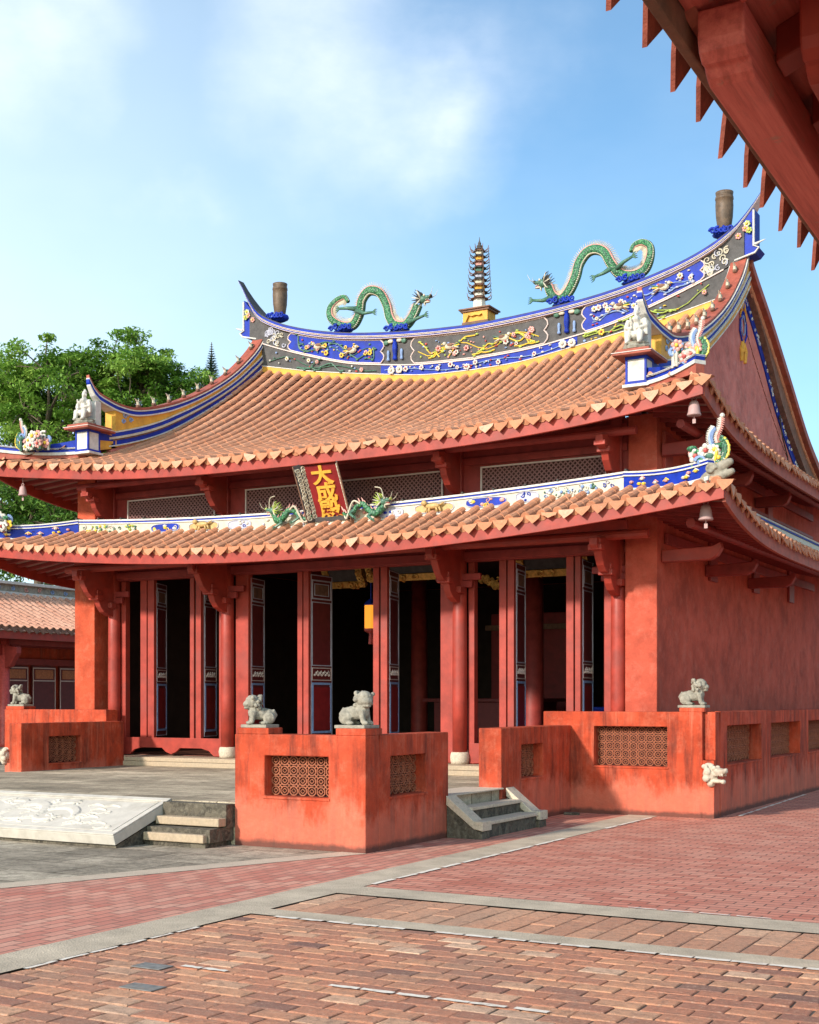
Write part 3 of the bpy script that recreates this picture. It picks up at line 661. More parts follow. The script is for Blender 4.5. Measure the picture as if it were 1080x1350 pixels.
# lintels, purlin
b=MB(); b.box(-16.34,-6.44,17.86,18.02,3.685,4.219); b.box(-16.34,-6.44,17.80,17.858,3.70,3.83); b.box(-16.34,-6.44,17.81,17.858,3.95,4.10); hp('lintel',b,M['wood2'],bevel=.008)
b=MB(); b.tube([(-16.5,17.22,3.86),(-5.9,17.22,3.86)],.065,12); b.box(-16.3,-6.2,17.19,17.25,3.93,4.06); hp('eave_purlin',b,M['wood'],smooth=False)
b=MB(); b.tube([(-16.3,17.3,5.30),(-6.1,17.3,5.30)],.06,12); hp('eave_purlin',b,M['wood2'])
# columns
for i,x in enumerate(COLX):
    b=MB(); b.lathe([(.112,.80),(.115,1.6),(.112,2.6),(.104,4.2)],(x,17.85,0),20); c=hp('column',b,M['wood'],smooth=True)
    b=MB(); b.lathe([(.135,FZ-.002),(.142,.66),(.150,.72),(.142,.77),(.128,.80)],(x,17.85,0),20); hp('column_base',b,M['granite'],c,smooth=True)
    b=MB(); b.box(x-.075,x+.075,17.755,17.84,4.25,5.60); hp('upper_post',b,M['wood2'],bevel=.01)
# jambs beside the columns
for x0,x1 in ((-15.86,-15.76),(-13.70,-13.60),(-13.35,-13.09),(-9.46,-9.22),(-8.98,-8.88),(-6.80,-6.68)):
    b=MB(); b.box(x0,x1,17.90,18.02,FZ,3.684); hp('door_jamb',b,M['wood'],bevel=.006)
# mullion pairs and open leaves
def leaf(x,ang,w=.6):
    t=MB(); 
    d=Vector((-math.sin(ang),math.cos(ang),0)); nn=Vector((math.cos(ang),math.sin(ang),0)); o=Vector((x,17.97,0)); th=.035
    def pan(mb,a0,a1,z0,z1,h0,h1,mat=0):
        vs=[o+d*a+nn*h+Vector((0,0,z)) for a in (a0,a1) for z in (z0,z1) for h in (h0,h1)]
        mb.add(vs,[(0,1,3,2),(4,6,7,5),(0,4,5,1),(2,3,7,6),(0,2,6,4),(1,5,7,3)],mat)
    pan(t,0,w,.95,3.65,-th,0); lf=hp('door_leaf',t,M['door'])
    def frame(mb,a0,a1,z0,z1,e,h,mat=0):
        pan(mb,a0,a1,z0,z0+e,0.0005,h,mat); pan(mb,a0,a1,z1-e,z1,.0005,h,mat); pan(mb,a0,a0+e,z0+e,z1-e,.0005,h,mat); pan(mb,a1-e,a1,z0+e,z1-e,.0005,h,mat)
    b=MB(); frame(b,.03,w-.03,3.24,3.56,.022,.012); frame(b,.10,w-.10,3.30,3.50,.012,.010); hp('top_panel',b,M['lightblue'],lf)
    b=MB(); pan(b,.115,w-.115,3.315,3.485,.0005,.006); hp('carved_panel',b,M['brown'],lf)
    b=MB(); frame(b,.03,w-.03,2.15,3.20,.014,.010); hp('long_panel',b,M['lightblue'],lf)
    b=MB(); frame(b,.03,w-.03,1.91,2.12,.012,.010)
    rr=random.Random(int(x*100))
    for k in range(9):
        a=.10+k*(w-.2)/8; z=2.015+(.02 if k%2 else -.015)
        b.ell(o+d*a+nn*.006+Vector((0,0,z)),(.022,.022,.022),0,6,4)
        if k<8: b.tube([o+d*a+nn*.008+Vector((0,0,z)),o+d*(a+.03)+nn*.01+Vector((0,0,z+.035)),o+d*(a+.055)+nn*.008+Vector((0,0,z))],.007,5)
    hp('carved_strip',b,M['pinkline'],lf)
    b=MB(); pan(b,.065,w-.065,1.10,1.80,.0005,.007); hp('low_panel',b,M['door2'],lf)
    b=MB(); frame(b,.03,w-.03,1.045,1.875,.035,.014); hp('blue_frame',b,M['pale_blue'],lf)
    b=MB(); frame(b,.006,w-.004,.96,3.64,.012,.006); hp('edge_line',b,M['lightblue'],lf)
for x0,x1,x2,x3 in ((-15.43,-15.29,-15.26,-15.12),(-14.33,-14.245,-14.20,-14.09),(-12.11,-12.015,-11.99,-11.89),(-10.67,-10.565,-10.53,-10.41),(-8.47,-8.355,-8.33,-8.225),(-7.39,-7.275,-7.25,-7.165)):
    b=MB(); b.box(x0,x1,17.91,17.99,.93,3.684); b.box(x2,x3,17.905,17.985,.93,3.684); b.box(x1,x2,17.945,17.98,.93,3.684,1); hp('door_post',b,[M['wood'],M['dark']],bevel=.005)
for x,a in ((-15.12,22.2),(-14.07,16.5),(-13.09,12.8),(-11.89,-3.1),(-10.41,14.9),(-8.22,10.4),(-7.16,6.4)): leaf(x,R(a))
# thresholds with a scalloped lower edge
def threshold(x0,x1):
    c=(x0+x1)/2; w=x1-x0; h=.935; lo=.60
    P=[(x0,h),(x0,lo+.03),(x0+.08*w,lo+.03),(x0+.13*w,lo+.12),(x0+.20*w,lo+.16),(c-.09*w,lo+.16),(c-.05*w,lo+.09),(c,lo+.05),(c+.05*w,lo+.09),(c+.09*w,lo+.16),(x1-.20*w,lo+.16),(x1-.13*w,lo+.12),(x1-.08*w,lo+.03),(x1,lo+.03),(x1,h)]
    b=MB(); n=len(P)-1
    b.prism(P,lambda x,z,d:(x,d,z),17.885,17.935); hp('threshold_board',b,M['wood'],bevel=.004)
for a in ((-15.84,-13.62),(-13.34,-9.24),(-8.96,-6.70)): threshold(*a)
# brackets: stepped, S-curved arms
def bracket(x,P,w,blocks,mat,blk):
    b=MB(); b.prism(P,lambda y,z,d:(x+d,y,z),-w/2,w/2); o=hp('bracket',b,mat,bevel=.010)
    for (y0,y1,z0,z1,ww) in blocks:
        k=MB(); k.box(x-ww/2,x+ww/2,y0,y1,z0,z1); hp('bearing_block',k,blk,o,bevel=.010)
LOWP=[(17.80,3.06),(17.66,3.07),(17.52,3.13),(17.43,3.22),(17.38,3.32),(17.30,3.35),(17.22,3.37),(17.12,3.45),(17.05,3.55),(17.00,3.64),(16.88,3.66),(16.84,3.70),(16.84,3.80),(17.80,3.90)]
UPP=[(17.80,4.70),(17.60,4.72),(17.44,4.80),(17.32,4.93),(17.27,5.05),(17.16,5.08),(17.08,5.12),(17.06,5.24),(17.80,5.34)]
for x in COLX:
    bracket(x,LOWP,.115,[(17.30,17.46,3.33,3.42,.21),(17.33,17.44,3.421,3.50,.16),(16.90,17.03,3.64,3.72,.20),(16.93,17.0,3.721,3.80,.15),(17.62,17.76,3.20,3.30,.26)],M['wood'],M['wood'])
    bracket(x,UPP,.11,[(17.22,17.36,5.03,5.11,.19),(17.08,17.2,5.10,5.17,.17)],M['wood'],M['wood'])
    b=MB(); b.box(x-.38,x+.38,17.775,17.83,3.40,3.50); b.box(x-.24,x+.24,17.765,17.83,3.29,3.395); hp('cross_arm',b,M['wood2'],bevel=.01)
# side arms beneath the side eaves
def side_arm(y,z,L,h=.17,m='wood'):
    b=MB(); x=-5.955
    P=[(x,z),(x+L*.80,z),(x+L*.92,z+.05),(x+L,z+.16),(x+L*.98,z+.24),(x+L*.85,z+h+.02),(x,z+h)]
    b.prism(P,lambda a,c,d:(a,d,c),y-.07,y+.07); hp('side_arm',b,M[m],bevel=.012)
side_arm(17.98,3.53,.86); side_arm(20.1,3.50,.80,m='wood2'); side_arm(22.6,3.50,.80,m='wood2'); side_arm(18.0,5.03,.62,m='wood2'); side_arm(20.6,4.95,.6,m='wood2'); side_arm(23.1,4.95,.6,m='wood2')
b=MB(); b.box(-5.955,-5.90,18.06,27.5,3.80,3.95); b.box(-5.975,-5.92,18.1,27.5,5.22,5.36); b.box(-5.975,-5.93,18.1,27.5,4.86,4.92); hp('side_beam',b,M['wood2'],bevel=.008)
b=MB(); b.tube([(-5.25,17.0,3.93),(-5.25,28,3.93)],.065,10); b.tube([(-5.45,17.2,5.30),(-5.45,28,5.30)],.06,10); hp('side_purlin',b,M['wood2'])
for y in (20.4,23.0,25.6):
    b=MB(); b.box(-5.962,-5.915,y-.2,y+.2,3.45,4.29); hp('side_post',b,M['wood2'],bevel=.008)
for y in (18.2,21.3,24.0):
    b=MB(); b.box(-5.982,-5.925,y-.17,y+.17,4.36,5.40); hp('side_post',b,M['wood'],bevel=.008)
# upper lattice windows
def lat_window(x0,x1,z0,z1):
    b=MB(); y=17.795
    e=.022
    b.box(x0,x1,y-.012,y+.012,z1-e,z1); b.box(x0,x1,y-.012,y+.012,z0,z0+e); b.box(x0,x0+e,y-.012,y+.012,z0+e,z1-e); b.box(x1-e,x1,y-.012,y+.012,z0+e,z1-e)
    w=hp('lattice_window',b,M['pinkline'])
    b=MB(); b.box(x0+e,x1-e,y+.03,y+.042,z0+e,z1-e); hp('dark_backing',b,M['recess'],w)
    b=MB(); s=.075; H=z1-z0-2*e; W=x1-x0-2*e; a0=x0+e; c0=z0+e
    for k in range(int((W+H)/s)+1):
        d=k*s
        p=(max(0,d-H),min(d,H)); q=(min(d,W),max(0,d-W))
        if q[0]-p[0]>.01:
            b.bar((a0+p[0],y+.012,c0+p[1]),(a0+q[0],y+.012,c0+q[1]),.008,.017,up=(0,1,0) and (0,0,1))
            b.bar((a0+p[0],y+.020,c0+H-p[1]),(a0+q[0],y+.020,c0+H-q[1]),.008,.017)
    hp('lattice',b,M['latline'],w)
for x0,x1 in ((-15.62,-13.70),(-13.07,-9.36),(-8.72,-6.72)): lat_window(x0,x1,4.50,5.09)

# ---------------------------------------------------------------- ROOFS
def zeU(dx): return 5.29+.00158*abs(dx)**3
def zeL(dx): return 3.80+.0099*dx*dx
def zsU(y): return 5.21+.47*(min(1,abs(y-YC)/5.96))**4
def zsL(y): return 3.79+.43*(min(1,abs(y-YC)/6.4))**5
RIDGE_B=[(0,7.74),(1.0,7.77),(2.0,7.90),(2.8,8.02),(3.7,8.17),(4.6,8.36),(5.1,8.46),(6.3,8.6)]
def zr(dx): return tab(RIDGE_B,abs(dx))
HXU,HXL=6.22,6.62      # half lengths at the eave corners
DT=.105                 # drip tile hangs this far below the tile surface
def upper_pt(dx,y):    # front slope
    t=(y-YE)/(22.45-YE); p=.5*t+.5*t*t
    z0=zeU(dx)+DT
    return Vector((wx(dx),y,z0+(zr(dx)-z0)*p))
def wx(dx): return XC+dx-.40*max(0,-dx-5.0)/1.22
def hipU(dx): return 22.43 if abs(dx)<=5.03 else 17.48-(abs(dx)-5.03)/(HXU-5.03)*(17.48-YE)
def lower_pt(dx,y):
    t=(y-YL)/(17.25-YL); z0=zeL(dx)+DT; z1=4.34+.0065*dx*dx
    return Vector((XC+dx,y,z0+(z1-z0)*(.85*t+.15*t*t)))
def hipL(dx): return 17.24 if abs(dx)<=5.0 else 17.24-(abs(dx)-5.0)/(HXL-5.0)*(17.24-YL)
def resample(fn,a,b,L):
    n=40; P=[fn(a+(b-a)*i/n) for i in range(n+1)]; S=[0]
    for p,q in zip(P,P[1:]): S.append(S[-1]+(q-p).length)
    k=max(1,round(S[-1]/L)); out=[]; j=0
    for i in range(k+1):
        d=S[-1]*i/k
        while j<n-1 and S[j+1]<d: j+=1
        f=(d-S[j])/max(1e-9,S[j+1]-S[j]); out.append(P[j].lerp(P[j+1],min(1,max(0,f))))
    return out
def tile_rows(cov,pan,drip,rows,side,r=.066,L=.24,w=.235,seg=6,dth=.009,dh=.14,wild=1.0):
    side=Vector(side)
    for path in rows:
        n=len(path)
        if n<2: continue
        jit=rnd.uniform(-.006,.006); rt_=rnd.uniform(-.4,.4)
        for k in range(n-1):
            p,q=path[k],path[k+1]; d=(q-p).normalized(); up=side.cross(d)
            if up.z<0: up=-up
            t=min(1,max(0,.5+rt_*.6+rnd.uniform(-.2,.2))); j=rnd.uniform(-.007,.007); sl_=rnd.uniform(-.008,.014)
            r0=r*rnd.uniform(1.0,1.05); r1=r*rnd.uniform(.92,.96)
            vs=[]
            for pt,rr,lift in ((p-d*(.010+sl_),r0,.016+sl_*.4),(q+d*.03,r1,.012)):
                for a in range(seg+1):
                    th=PI*a/seg
                    vs.append(pt+side*(math.cos(th)*rr+j+jit)+up*(math.sin(th)*rr+lift-.01))
            m=seg+1; fs=[(a,a+1,m+a+1,m+a) for a in range(seg)]
            if k==0:
                fs.append(tuple(range(seg,-1,-1)))
                if drip is not None:
                    o_=p-d*.022+side*jit-up*.006; R_=r*1.12; ring=[side*math.cos(2*PI*a/10)*R_+up*math.sin(2*PI*a/10)*R_ for a in range(10)]
                    drip.add([o_+v for v in ring]+[o_+v*.98+d*.03 for v in ring],[tuple(range(10))]+[(a,(a+1)%10,10+(a+1)%10,10+a) for a in range(10)],0,rnd.uniform(0,.35))
            else: fs.append(tuple(range(seg,-1,-1)))
            cov.add(vs,fs,0,t)
            t2=rnd.random(); hw=w*.5
            a0=p-side*hw+up*.012; a1=p+side*hw+up*.012; b0=q-side*hw-up*.004; b1=q+side*hw-up*.004
            c0=p-up*.01; c1=q-up*.026
            pan.add([a0+side*hw-side*hw,a0+side*hw*.6,a1-side*hw*.6,a1,b0,b0+side*hw*.6,b1-side*hw*.6,b1],[(0,1,5,4),(1,2,6,5),(2,3,7,6)],0,t2)
        if drip is not None:
            p=path[0]; d=(path[1]-path[0]).normalized(); out=Vector((-d.x,-d.y,0)).normalized(); up=side.cross(d); up=up if up.z>0 else -up
            c=p+side*w*.5
            dn=(Vector((0,0,-1))+out*.28).normalized(); T=out*dth
            W=w*.5*rnd.uniform(.92,1.0); Hh=dh*rnd.uniform(.9,1.08); o=c+out*.02+up*.02+side*rnd.uniform(-.012,.012)
            if rnd.random()<.012*wild: continue
            if rnd.random()<.10*wild: Hh*=rnd.uniform(.62,.85)
            side0=side; side=(side+up*rnd.gauss(0,.06*wild)).normalized(); dn=(dn+side*rnd.gauss(0,.05*wild)+out*rnd.gauss(0,.10*wild)).normalized()
            pr=[o-side*W,o-side*W*.88+dn*.045,o-side*W*.5+dn*Hh*.62,o+dn*Hh+side*rnd.uniform(-.010,.010),o+side*W*.5+dn*Hh*.62,o+side*W*.88+dn*.045,o+side*W]
            mid=o+up*.006
            vs=[v+T for v in pr]+[v-T for v in pr]; k=7
            side=side0
            drip.add(vs,[tuple(range(k)),tuple(range(2*k-1,k-1,-1))]+[(i,(i+1)%k,(i+1)%k+k,i+k) for i in range(k)],0,None)
            # the curved lip of the pan tile above the point
            drip.add([o-side*W,o-side*W*.5-up*.018,o+side*W*.5-up*.018,o+side*W,c-side*W+d*.12,c-side*W*.5-up*.02+d*.12,c+side*W*.5-up*.02+d*.12,c+side*W+d*.12],[(0,1,5,4),(1,2,6,5),(2,3,7,6)],0,None)
WR=.235
def slope(name,rowsfn,half,side,drip=True,parent=None):
    cov,pan,dr=MB(),MB(),MB(); rows=[]
    n=int(half*2/WR); st=half*2/n
    for i in range(n):
        u=-half+(i+.5)*st; r_=rowsfn(u)
        if r_ is not None: rows.append(r_)
    tile_rows(cov,pan,dr if drip else None,rows,side)
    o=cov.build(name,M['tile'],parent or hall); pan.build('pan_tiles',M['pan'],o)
    if drip: dr.build('drip_tiles',M['drip'],o)
    return o
def fr_up(u): 
    y1=hipU(u)
    return resample(lambda y:upper_pt(u,y),YE,y1,.24) if y1-YE>.15 else [upper_pt(u,YE),upper_pt(u,YE+.12)]
def fr_lo(u):
    y1=hipL(u); return resample(lambda y:lower_pt(u,y),YL,y1,.22) if y1-YL>.15 else [lower_pt(u,YL),lower_pt(u,YL+.12)]
mir=lambda P:[Vector((p.x,2*YC-p.y,p.z)) for p in P]
slope('tiled_slope',fr_up,HXU,(1,0,0)); slope('tiled_slope',fr_lo,HXL,(1,0,0))
slope('tiled_slope',lambda u:mir(fr_up(u)),HXU,(1,0,0)); slope('tiled_slope',lambda u:mir(fr_lo(u)),HXL,(1,0,0))
# the skirts on the two ends
def sideskirt(sg,xe,xin,hy,zs,slopek,kinkx,kinky):
    def f(v):
        y=YC+v; av=hy-abs(v)
        # depth available before the hip line
        D=xe-xin
        lim=min(D,av*(xe-kinkx)/max(1e-6,(kinky)))
        if lim<.14: lim=.14
        z0=zs(y)+DT
        sh=-.40 if (sg<0 and hy<6) else 0
        return resample(lambda s:Vector((XC+sg*(xe-s)+sh*(1-s/(xe-xin)),y,z0+slopek*s)),0,lim,.22)
    return f
for sg in (1,-1):
    slope('tiled_slope',sideskirt(sg,HXU,5.0,5.96,zsU,.42,5.03,.77),5.96,(0,1,0))
    slope('tiled_slope',sideskirt(sg,HXL,5.55,6.40,zsL,.36,5.0,.97),6.40,(0,1,0))
# fascia boards and soffits
def fascia(zf,half,y,th=.05,lo=.118,hi=.10,yoff=.035,mirror=False):
    xs=frange(-half,half,48); b=MB()
    X_=wx if half<6.4 else (lambda q:XC+q); b.band([(X_(x),(2*YC-y-yoff) if mirror else y+yoff) for x in xs],[zf(x)-lo+(.0) for x in xs],[zf(x)+hi for x in xs],th); return hp('fascia_board',b,M['wood'],bevel=.006)
fascia(zeU,HXU-.02,YE); fascia(zeL,HXL-.02,YL); fascia(zeU,HXU-.02,YE,mirror=True); fascia(zeL,HXL-.02,YL,mirror=True)
for sg in (1,-1):
    for half,xe,zs in ((5.96,HXU,zsU),(6.40,HXL,zsL)):
        b=MB(); ys=frange(YC-half+.062,YC+half-.062,48)
        b.band([(XC+sg*(xe-.035)-(.40 if sg<0 and half<6 else 0),y) for y in ys],[zs(y)-.125 for y in ys],[zs(y)+.12 for y in ys],.05); hp('fascia_board',b,M['redbrown'] if sg>0 else M['wood'],bevel=.006)
for zf,zs,hx,y0,hy,riseF,riseS in ((zeU,zsU,HXU,YE+.061,5.9,.26,.26),(zeL,zsL,HXL,YL+.061,6.33,.30,.32)):
    b=MB(); r_=MB(); y1=17.84; half=hx-.06
    def fend(x):
        f=min(1,(hx-abs(x))*.85/(y1-y0)+.10); return (lerp(y0,y1,f),lerp(zf(x)+.05,zf(x)*.6+.4*zf(0)+riseF,f))
    def send(y,xe,xi):
        f=min(1,(hy+.06-abs(y))*1.0/(xe-xi)+.10); return (lerp(xe,xi,f),lerp(zs(YC+y)+.05,zs(YC+y)*.6+.4*zs(YC)+riseS,f))
    if True: pass
    xs=frange(-half,half,50); vs=[]
    X_=wx if half<6.4 else (lambda q:XC+q)
    for x in xs: vs+=[(X_(x),y0,zf(x)+.06),(X_(x),*fend(x))]
    b.add(vs,[(2*i,2*i+1,2*i+3,2*i+2) for i in range(50)])
    n=int(half*2/.24)
    for i in range(n+1):
        x=-half+i*half*2/n; e_=fend(x); r_.bar((X_(x),y0+.005,zf(x)+.035),(X_(x),e_[0],e_[1]-.03),.07,.06)
    for sg in (1,-1):
        xe=hx-.062+(.40 if sg<0 and hx<6.4 else 0); xi=5.2; ys=frange(-hy,hy,40); vs=[]
        for y in ys: e_=send(y,xe,xi); vs+=[(XC+sg*xe,YC+y,zs(YC+y)+.06),(XC+sg*e_[0],YC+y,e_[1])]
        b.add(vs,[(2*i,2*i+1,2*i+3,2*i+2) for i in range(40)])
        hp('rafters',r_,M['wood2']); r_=MB(); n=int(hy*2/.24)
        for i in range(n+1):
            y=YC-hy+i*hy*2/n; e_=send(y-YC,xe,xi); r_.bar((XC+sg*xe,y,zs(y)+.035),(XC+sg*e_[0],y,e_[1]-.03),.07,.06)
    sf=hp('soffit',b,M['soff']); hp('rafters',r_,M['wood2'],sf)

# ---------------------------------------------------------------- MAIN RIDGE
COPE=[(0,8.73),(1.0,8.77),(2.0,8.85),(2.9,8.97),(3.8,9.17),(4.5,9.41),(5.0,9.70),(5.3,10.05),(5.58,10.48)]
PANB=[(0,8.09),(1.2,8.14),(2.0,8.24),(2.8,8.37),(3.9,8.69),(4.7,8.97),(5.4,9.25)]
def zc(dx): return tab(COPE,abs(dx))
def zp(dx): return tab(PANB,abs(dx))
YM=22.69
mr=MB(); mr.band([(XC+x,YM) for x in frange(-5.2,5.2,60)],[zp(x)-.01 for x in frange(-5.2,5.2,60)],[zc(x)-.135 for x in frange(-5.2,5.2,60)],.44)
ridge=hp('main_ridge',mr,M['charcoal'])
def cstripe(h0,h1,th,mat,half=5.58,name='coping_stripe'):
    xs=frange(-half,half,90); b=MB()
    sc=[1 if abs(x)<4.9 else lin([(4.9,1),(5.58,.22)],abs(x)) for x in xs]
    tp=[zc(x) for x in xs]
    b.band([(XC+x,YM) for x in xs],[t-h1*s for t,s in zip(tp,sc)],[t-h0*s for t,s in zip(tp,sc)],[th*max(.35,s) for s in sc]); return hp(name,b,M[mat],ridge)
cstripe(0,.018,.54,'charcoal'); cstripe(.018,.068,.57,'blue'); cstripe(.068,.078,.60,'white'); cstripe(.078,.092,.57,'redbrown'); cstripe(.092,.102,.60,'white'); cstripe(.102,.124,.57,'blue'); cstripe(.124,.134,.60,'pinkline')
def rband(x0,x1,f0,f1,th,mat,name,n=40,y=YM):
    xs=frange(x0,x1,n); b=MB(); b.band([(XC+x,y) for x in xs],[f0(x) for x in xs],[f1(x) for x in xs],th); return hp(name,b,M[mat],ridge)
rband(-4.85,4.85,lambda x:zp(x)-.035,lambda x:zp(x)-.012,.50,'pinkline','ridge_moulding')
rband(-4.95,-2.0,lambda x:zr(x)+.135,lambda x:zp(x)-.036,.45,'charcoal','lower_frieze')
rband(-2.0,2.15,lambda x:zr(x)+.135,lambda x:zp(x)-.036,.46,'blue','lower_frieze')
rband(2.15,4.95,lambda x:zr(x)+.135,lambda x:zp(x)-.036,.45,'charcoal','lower_frieze')
rband(-5.0,5.0,lambda x:zr(x)+.12,lambda x:zr(x)+.1355,.50,'white','ridge_moulding')
rband(-5.05,5.05,lambda x:zr(x)-.05,lambda x:zr(x)+.12,.48,'yellow','ridge_foot')
YF=YM-.22   # front face of the ridge
def cart(x0,x1,m,inset,mat,edge):
    """a cartouche: a raised panel with lobed ends, bordered"""
    n=14; P=[]
    def lob(k): return .05*math.sin(k*PI*2)
    top=[(x,zc(x)-.148-inset) for x in frange(x0+.08,x1-.08,n)]; bot=[(x,zp(x)+.004+inset) for x in frange(x1-.08,x0+.08,n)]
    def endc(x,s):
        zt=zc(x)-.148-inset; zb=zp(x)+.004+inset; return [(x+s*(.08*abs(math.sin(PI*(.0+q*2)))),lerp(zt,zb,q)) for q in (.15,.3,.42,.5,.58,.7,.85)]
    P=top+endc(x1-.08,1)+bot+list(reversed(endc(x0+.08,-1)))
    b=MB(); b.prism(P,lambda x,z,d:(XC+x,d,z),YF-.018,YF+.01); o=hp('cartouche',b,M[mat],ridge)
    e=MB(); Q=[Vector((XC+x,YF-.02,z)) for x,z in P]; Q.append(Q[0]); e.tube(Q,.014,5); hp('cartouche_border',e,M[edge],o)
cart(-4.22,-1.92,0,.0,'blue','pinkline'); cart(-1.32,1.58,0,0,'charcoal','pinkline'); cart(2.24,4.52,0,0,'blue','pinkline')
def flower(b,c,r,pm,cm,n=6,out=(0,-1,0)):
    c=Vector(c); out=Vector(out).normalized(); a=out.cross(Vector((0,0,1))); a.normalize() ; u=a.cross(out)
    for k in range(n):
        th=2*PI*k/n+.3; d=a*math.cos(th)+u*math.sin(th)
        b.ell(c+d*r*.62+out*.012,(r*.36,r*.2,r*.36),pm,6,4)
    b.ell(c+out*.03,(r*.32,r*.25,r*.32),cm,6,4)
def spray(x0,x1,seed,stem,nb,fl,fw,leafm,mats,fz=None,front=YF,name='flower_spray',par=None,lo=None,hi=None,birds=0):
    """relief of branches, flowers, leaves and birds on a panel"""
    r=random.Random(seed); b=MB()
    lo=lo or (lambda x:zp(x)+.06); hi=hi or (lambda x:zc(x)-.22)
    y=front-.035
    b.tube([(XC+x,y+.008,lerp(lo(x),hi(x),.45+.3*math.sin(k*1.1+seed))) for k,x in enumerate(frange(x0,x1,12))],.009,5,stem)
    for i in range(nb):
        x=r.uniform(x0,x1); z=lo(x)+.02; pts=[]; dx=r.choice((-1,1))
        for k in range(6):
            pts.append((XC+min(max(x,x0),x1),y,min(max(z,lo(x)),hi(x)))); x+=dx*r.uniform(.06,.16); z+=r.uniform(-.05,.12)
        b.tube(spline(pts,3),.013,5,stem)
        for p in pts[1::2]:
            b.ell((p[0]+r.uniform(-.05,.05),y-.01,p[2]+r.uniform(-.04,.04)),(.035,.015,.018),leafm,6,4)
    for i in range(fl):
        x=r.uniform(x0,x1); z=r.uniform(lo(x)+.02,hi(x)-.02); pm,cm=fw[i%len(fw)]
        flower(b,(XC+x,y-.01,z),r.uniform(.038,.066),pm,cm)
    for i in range(fl*4):
        x=r.uniform(x0,x1); z=r.uniform(lo(x),hi(x)); b.ell((XC+x,y,z),(r.uniform(.014,.034),.016,r.uniform(.012,.024)),(leafm,fw[0][0],8,2)[i%4],6,4)
    for i in range(birds):
        x=lerp(x0,x1,(i+.6)/(birds+.2)); z=(lo(x)+hi(x))/2+.02; s=1 if i%2 else -1
        b.ell((XC+x,y-.02,z),(.10,.05,.06),6,8,6); b.ell((XC+x+s*.10,y-.03,z+.06),(.042,.036,.036),6,6,5)
        b.tube([(XC+x+s*.13,y-.03,z+.06),(XC+x+s*.17,y-.03,z+.05)],[.014,.003],5,1)
        for k in range(4): b.tube([(XC+x-s*.06,y-.02,z),(XC+x-s*(.18+.02*k),y-.02,z-.10+.055*k)],[.022,.008],5,(7,6,1,5)[k])
        b.ell((XC+x-s*.03,y-.06,z+.02),(.07,.02,.035),7,6,4)
    return hp(name,b,mats,par or ridge)
PAL=[M['lime'],M['lemon'],M['redc'],M['pink'],M['flower_white'],M['dgreen'],M['cream'],M['brown'],M['pale_blue'],M['lightblue']]
spray(-3.95,-2.15,21,5,6,11,[(1,7),(1,2),(3,4)],5,PAL,birds=2)
spray(-1.15,1.4,22,1,10,13,[(3,4),(4,2),(3,2)],0,PAL,birds=2)
spray(2.45,4.3,23,8,5,11,[(4,1),(4,3)],9,PAL,birds=2)
spray(-4.7,-2.1,24,5,3,4,[(4,1),(3,4)],5,PAL,lo=lambda x:zr(x)+.16,hi=lambda x:zp(x)-.06,front=YF+.0)
spray(-1.9,2.0,25,8,0,11,[(4,2),(4,3)],4,PAL,lo=lambda x:zr(x)+.16,hi=lambda x:zp(x)-.06,front=YF)
spray(2.3,4.6,26,0,5,5,[(1,2),(3,1)],0,PAL,lo=lambda x:zr(x)+.16,hi=lambda x:zp(x)-.06,front=YF)
# wave reliefs at both ends, vases in the dividers
def coil(b,c,r,turns=1.6,mat=0,rad=.014,sgn=1,ph=0,ax=(1,0,0),az=(0,0,1)):
    c=Vector(c);ax=Vector(ax);az=Vector(az); P=[]
    for q in frange(0,turns*2*PI,int(turns*10)):
        k=r*(1-q/(turns*2*PI)*.85); P.append(c+ax*(sgn*math.cos(q+ph)*k)+az*(math.sin(q+ph)*k))
    b.tube(P,[rad*(1.15-.5*i/len(P)) for i in range(len(P))],5,mat)
for x0,x1 in ((-4.80,-4.2),(4.5,4.98)):
    b=MB(); r=random.Random(int(x0*10))
    for i in range(20):
        x=r.uniform(x0+.04,x1-.04); z=r.uniform(zp(x)+.05,zc(x)-.2); coil(b,(XC+x,YF-.015,z),r.uniform(.04,.08),1.2,r.choice((0,0,1)),.012,r.choice((-1,1)),r.uniform(0,6))
    hp('wave_relief',b,[M['cream'],M['lightblue']],ridge)
for x in (-1.67,1.95):
    b=MB(); z=zp(x)+.07; 
    b.lathe([(.03,0),(.05,.02),(.035,.08),(.055,.2),(.045,.32),(.03,.36),(.05,.4)],(XC+x,YF-.03,z),8,0)
    for s in (-1,1):
        b.lathe([(.025,0),(.035,.02),(.022,.06),(.03,.15),(.02,.2)],(XC+x+s*.15,YF-.03,z),8,1)
        b.ell((XC+x+s*.1,YF-.03,z+.38),(.07,.03,.04),2); b.ell((XC+x+s*.2,YF-.03,z+.36),(.06,.03,.05),3)
    for s in (-1,1): flower(b,(XC+x+s*.09+.02,YF-.045,zp(x)-.13),.085,4,2,8)
    hp('vase_relief',b,[M['blue'],M['pale_blue'],M['cream'],M['dgreen'],M['flower_white']],ridge)
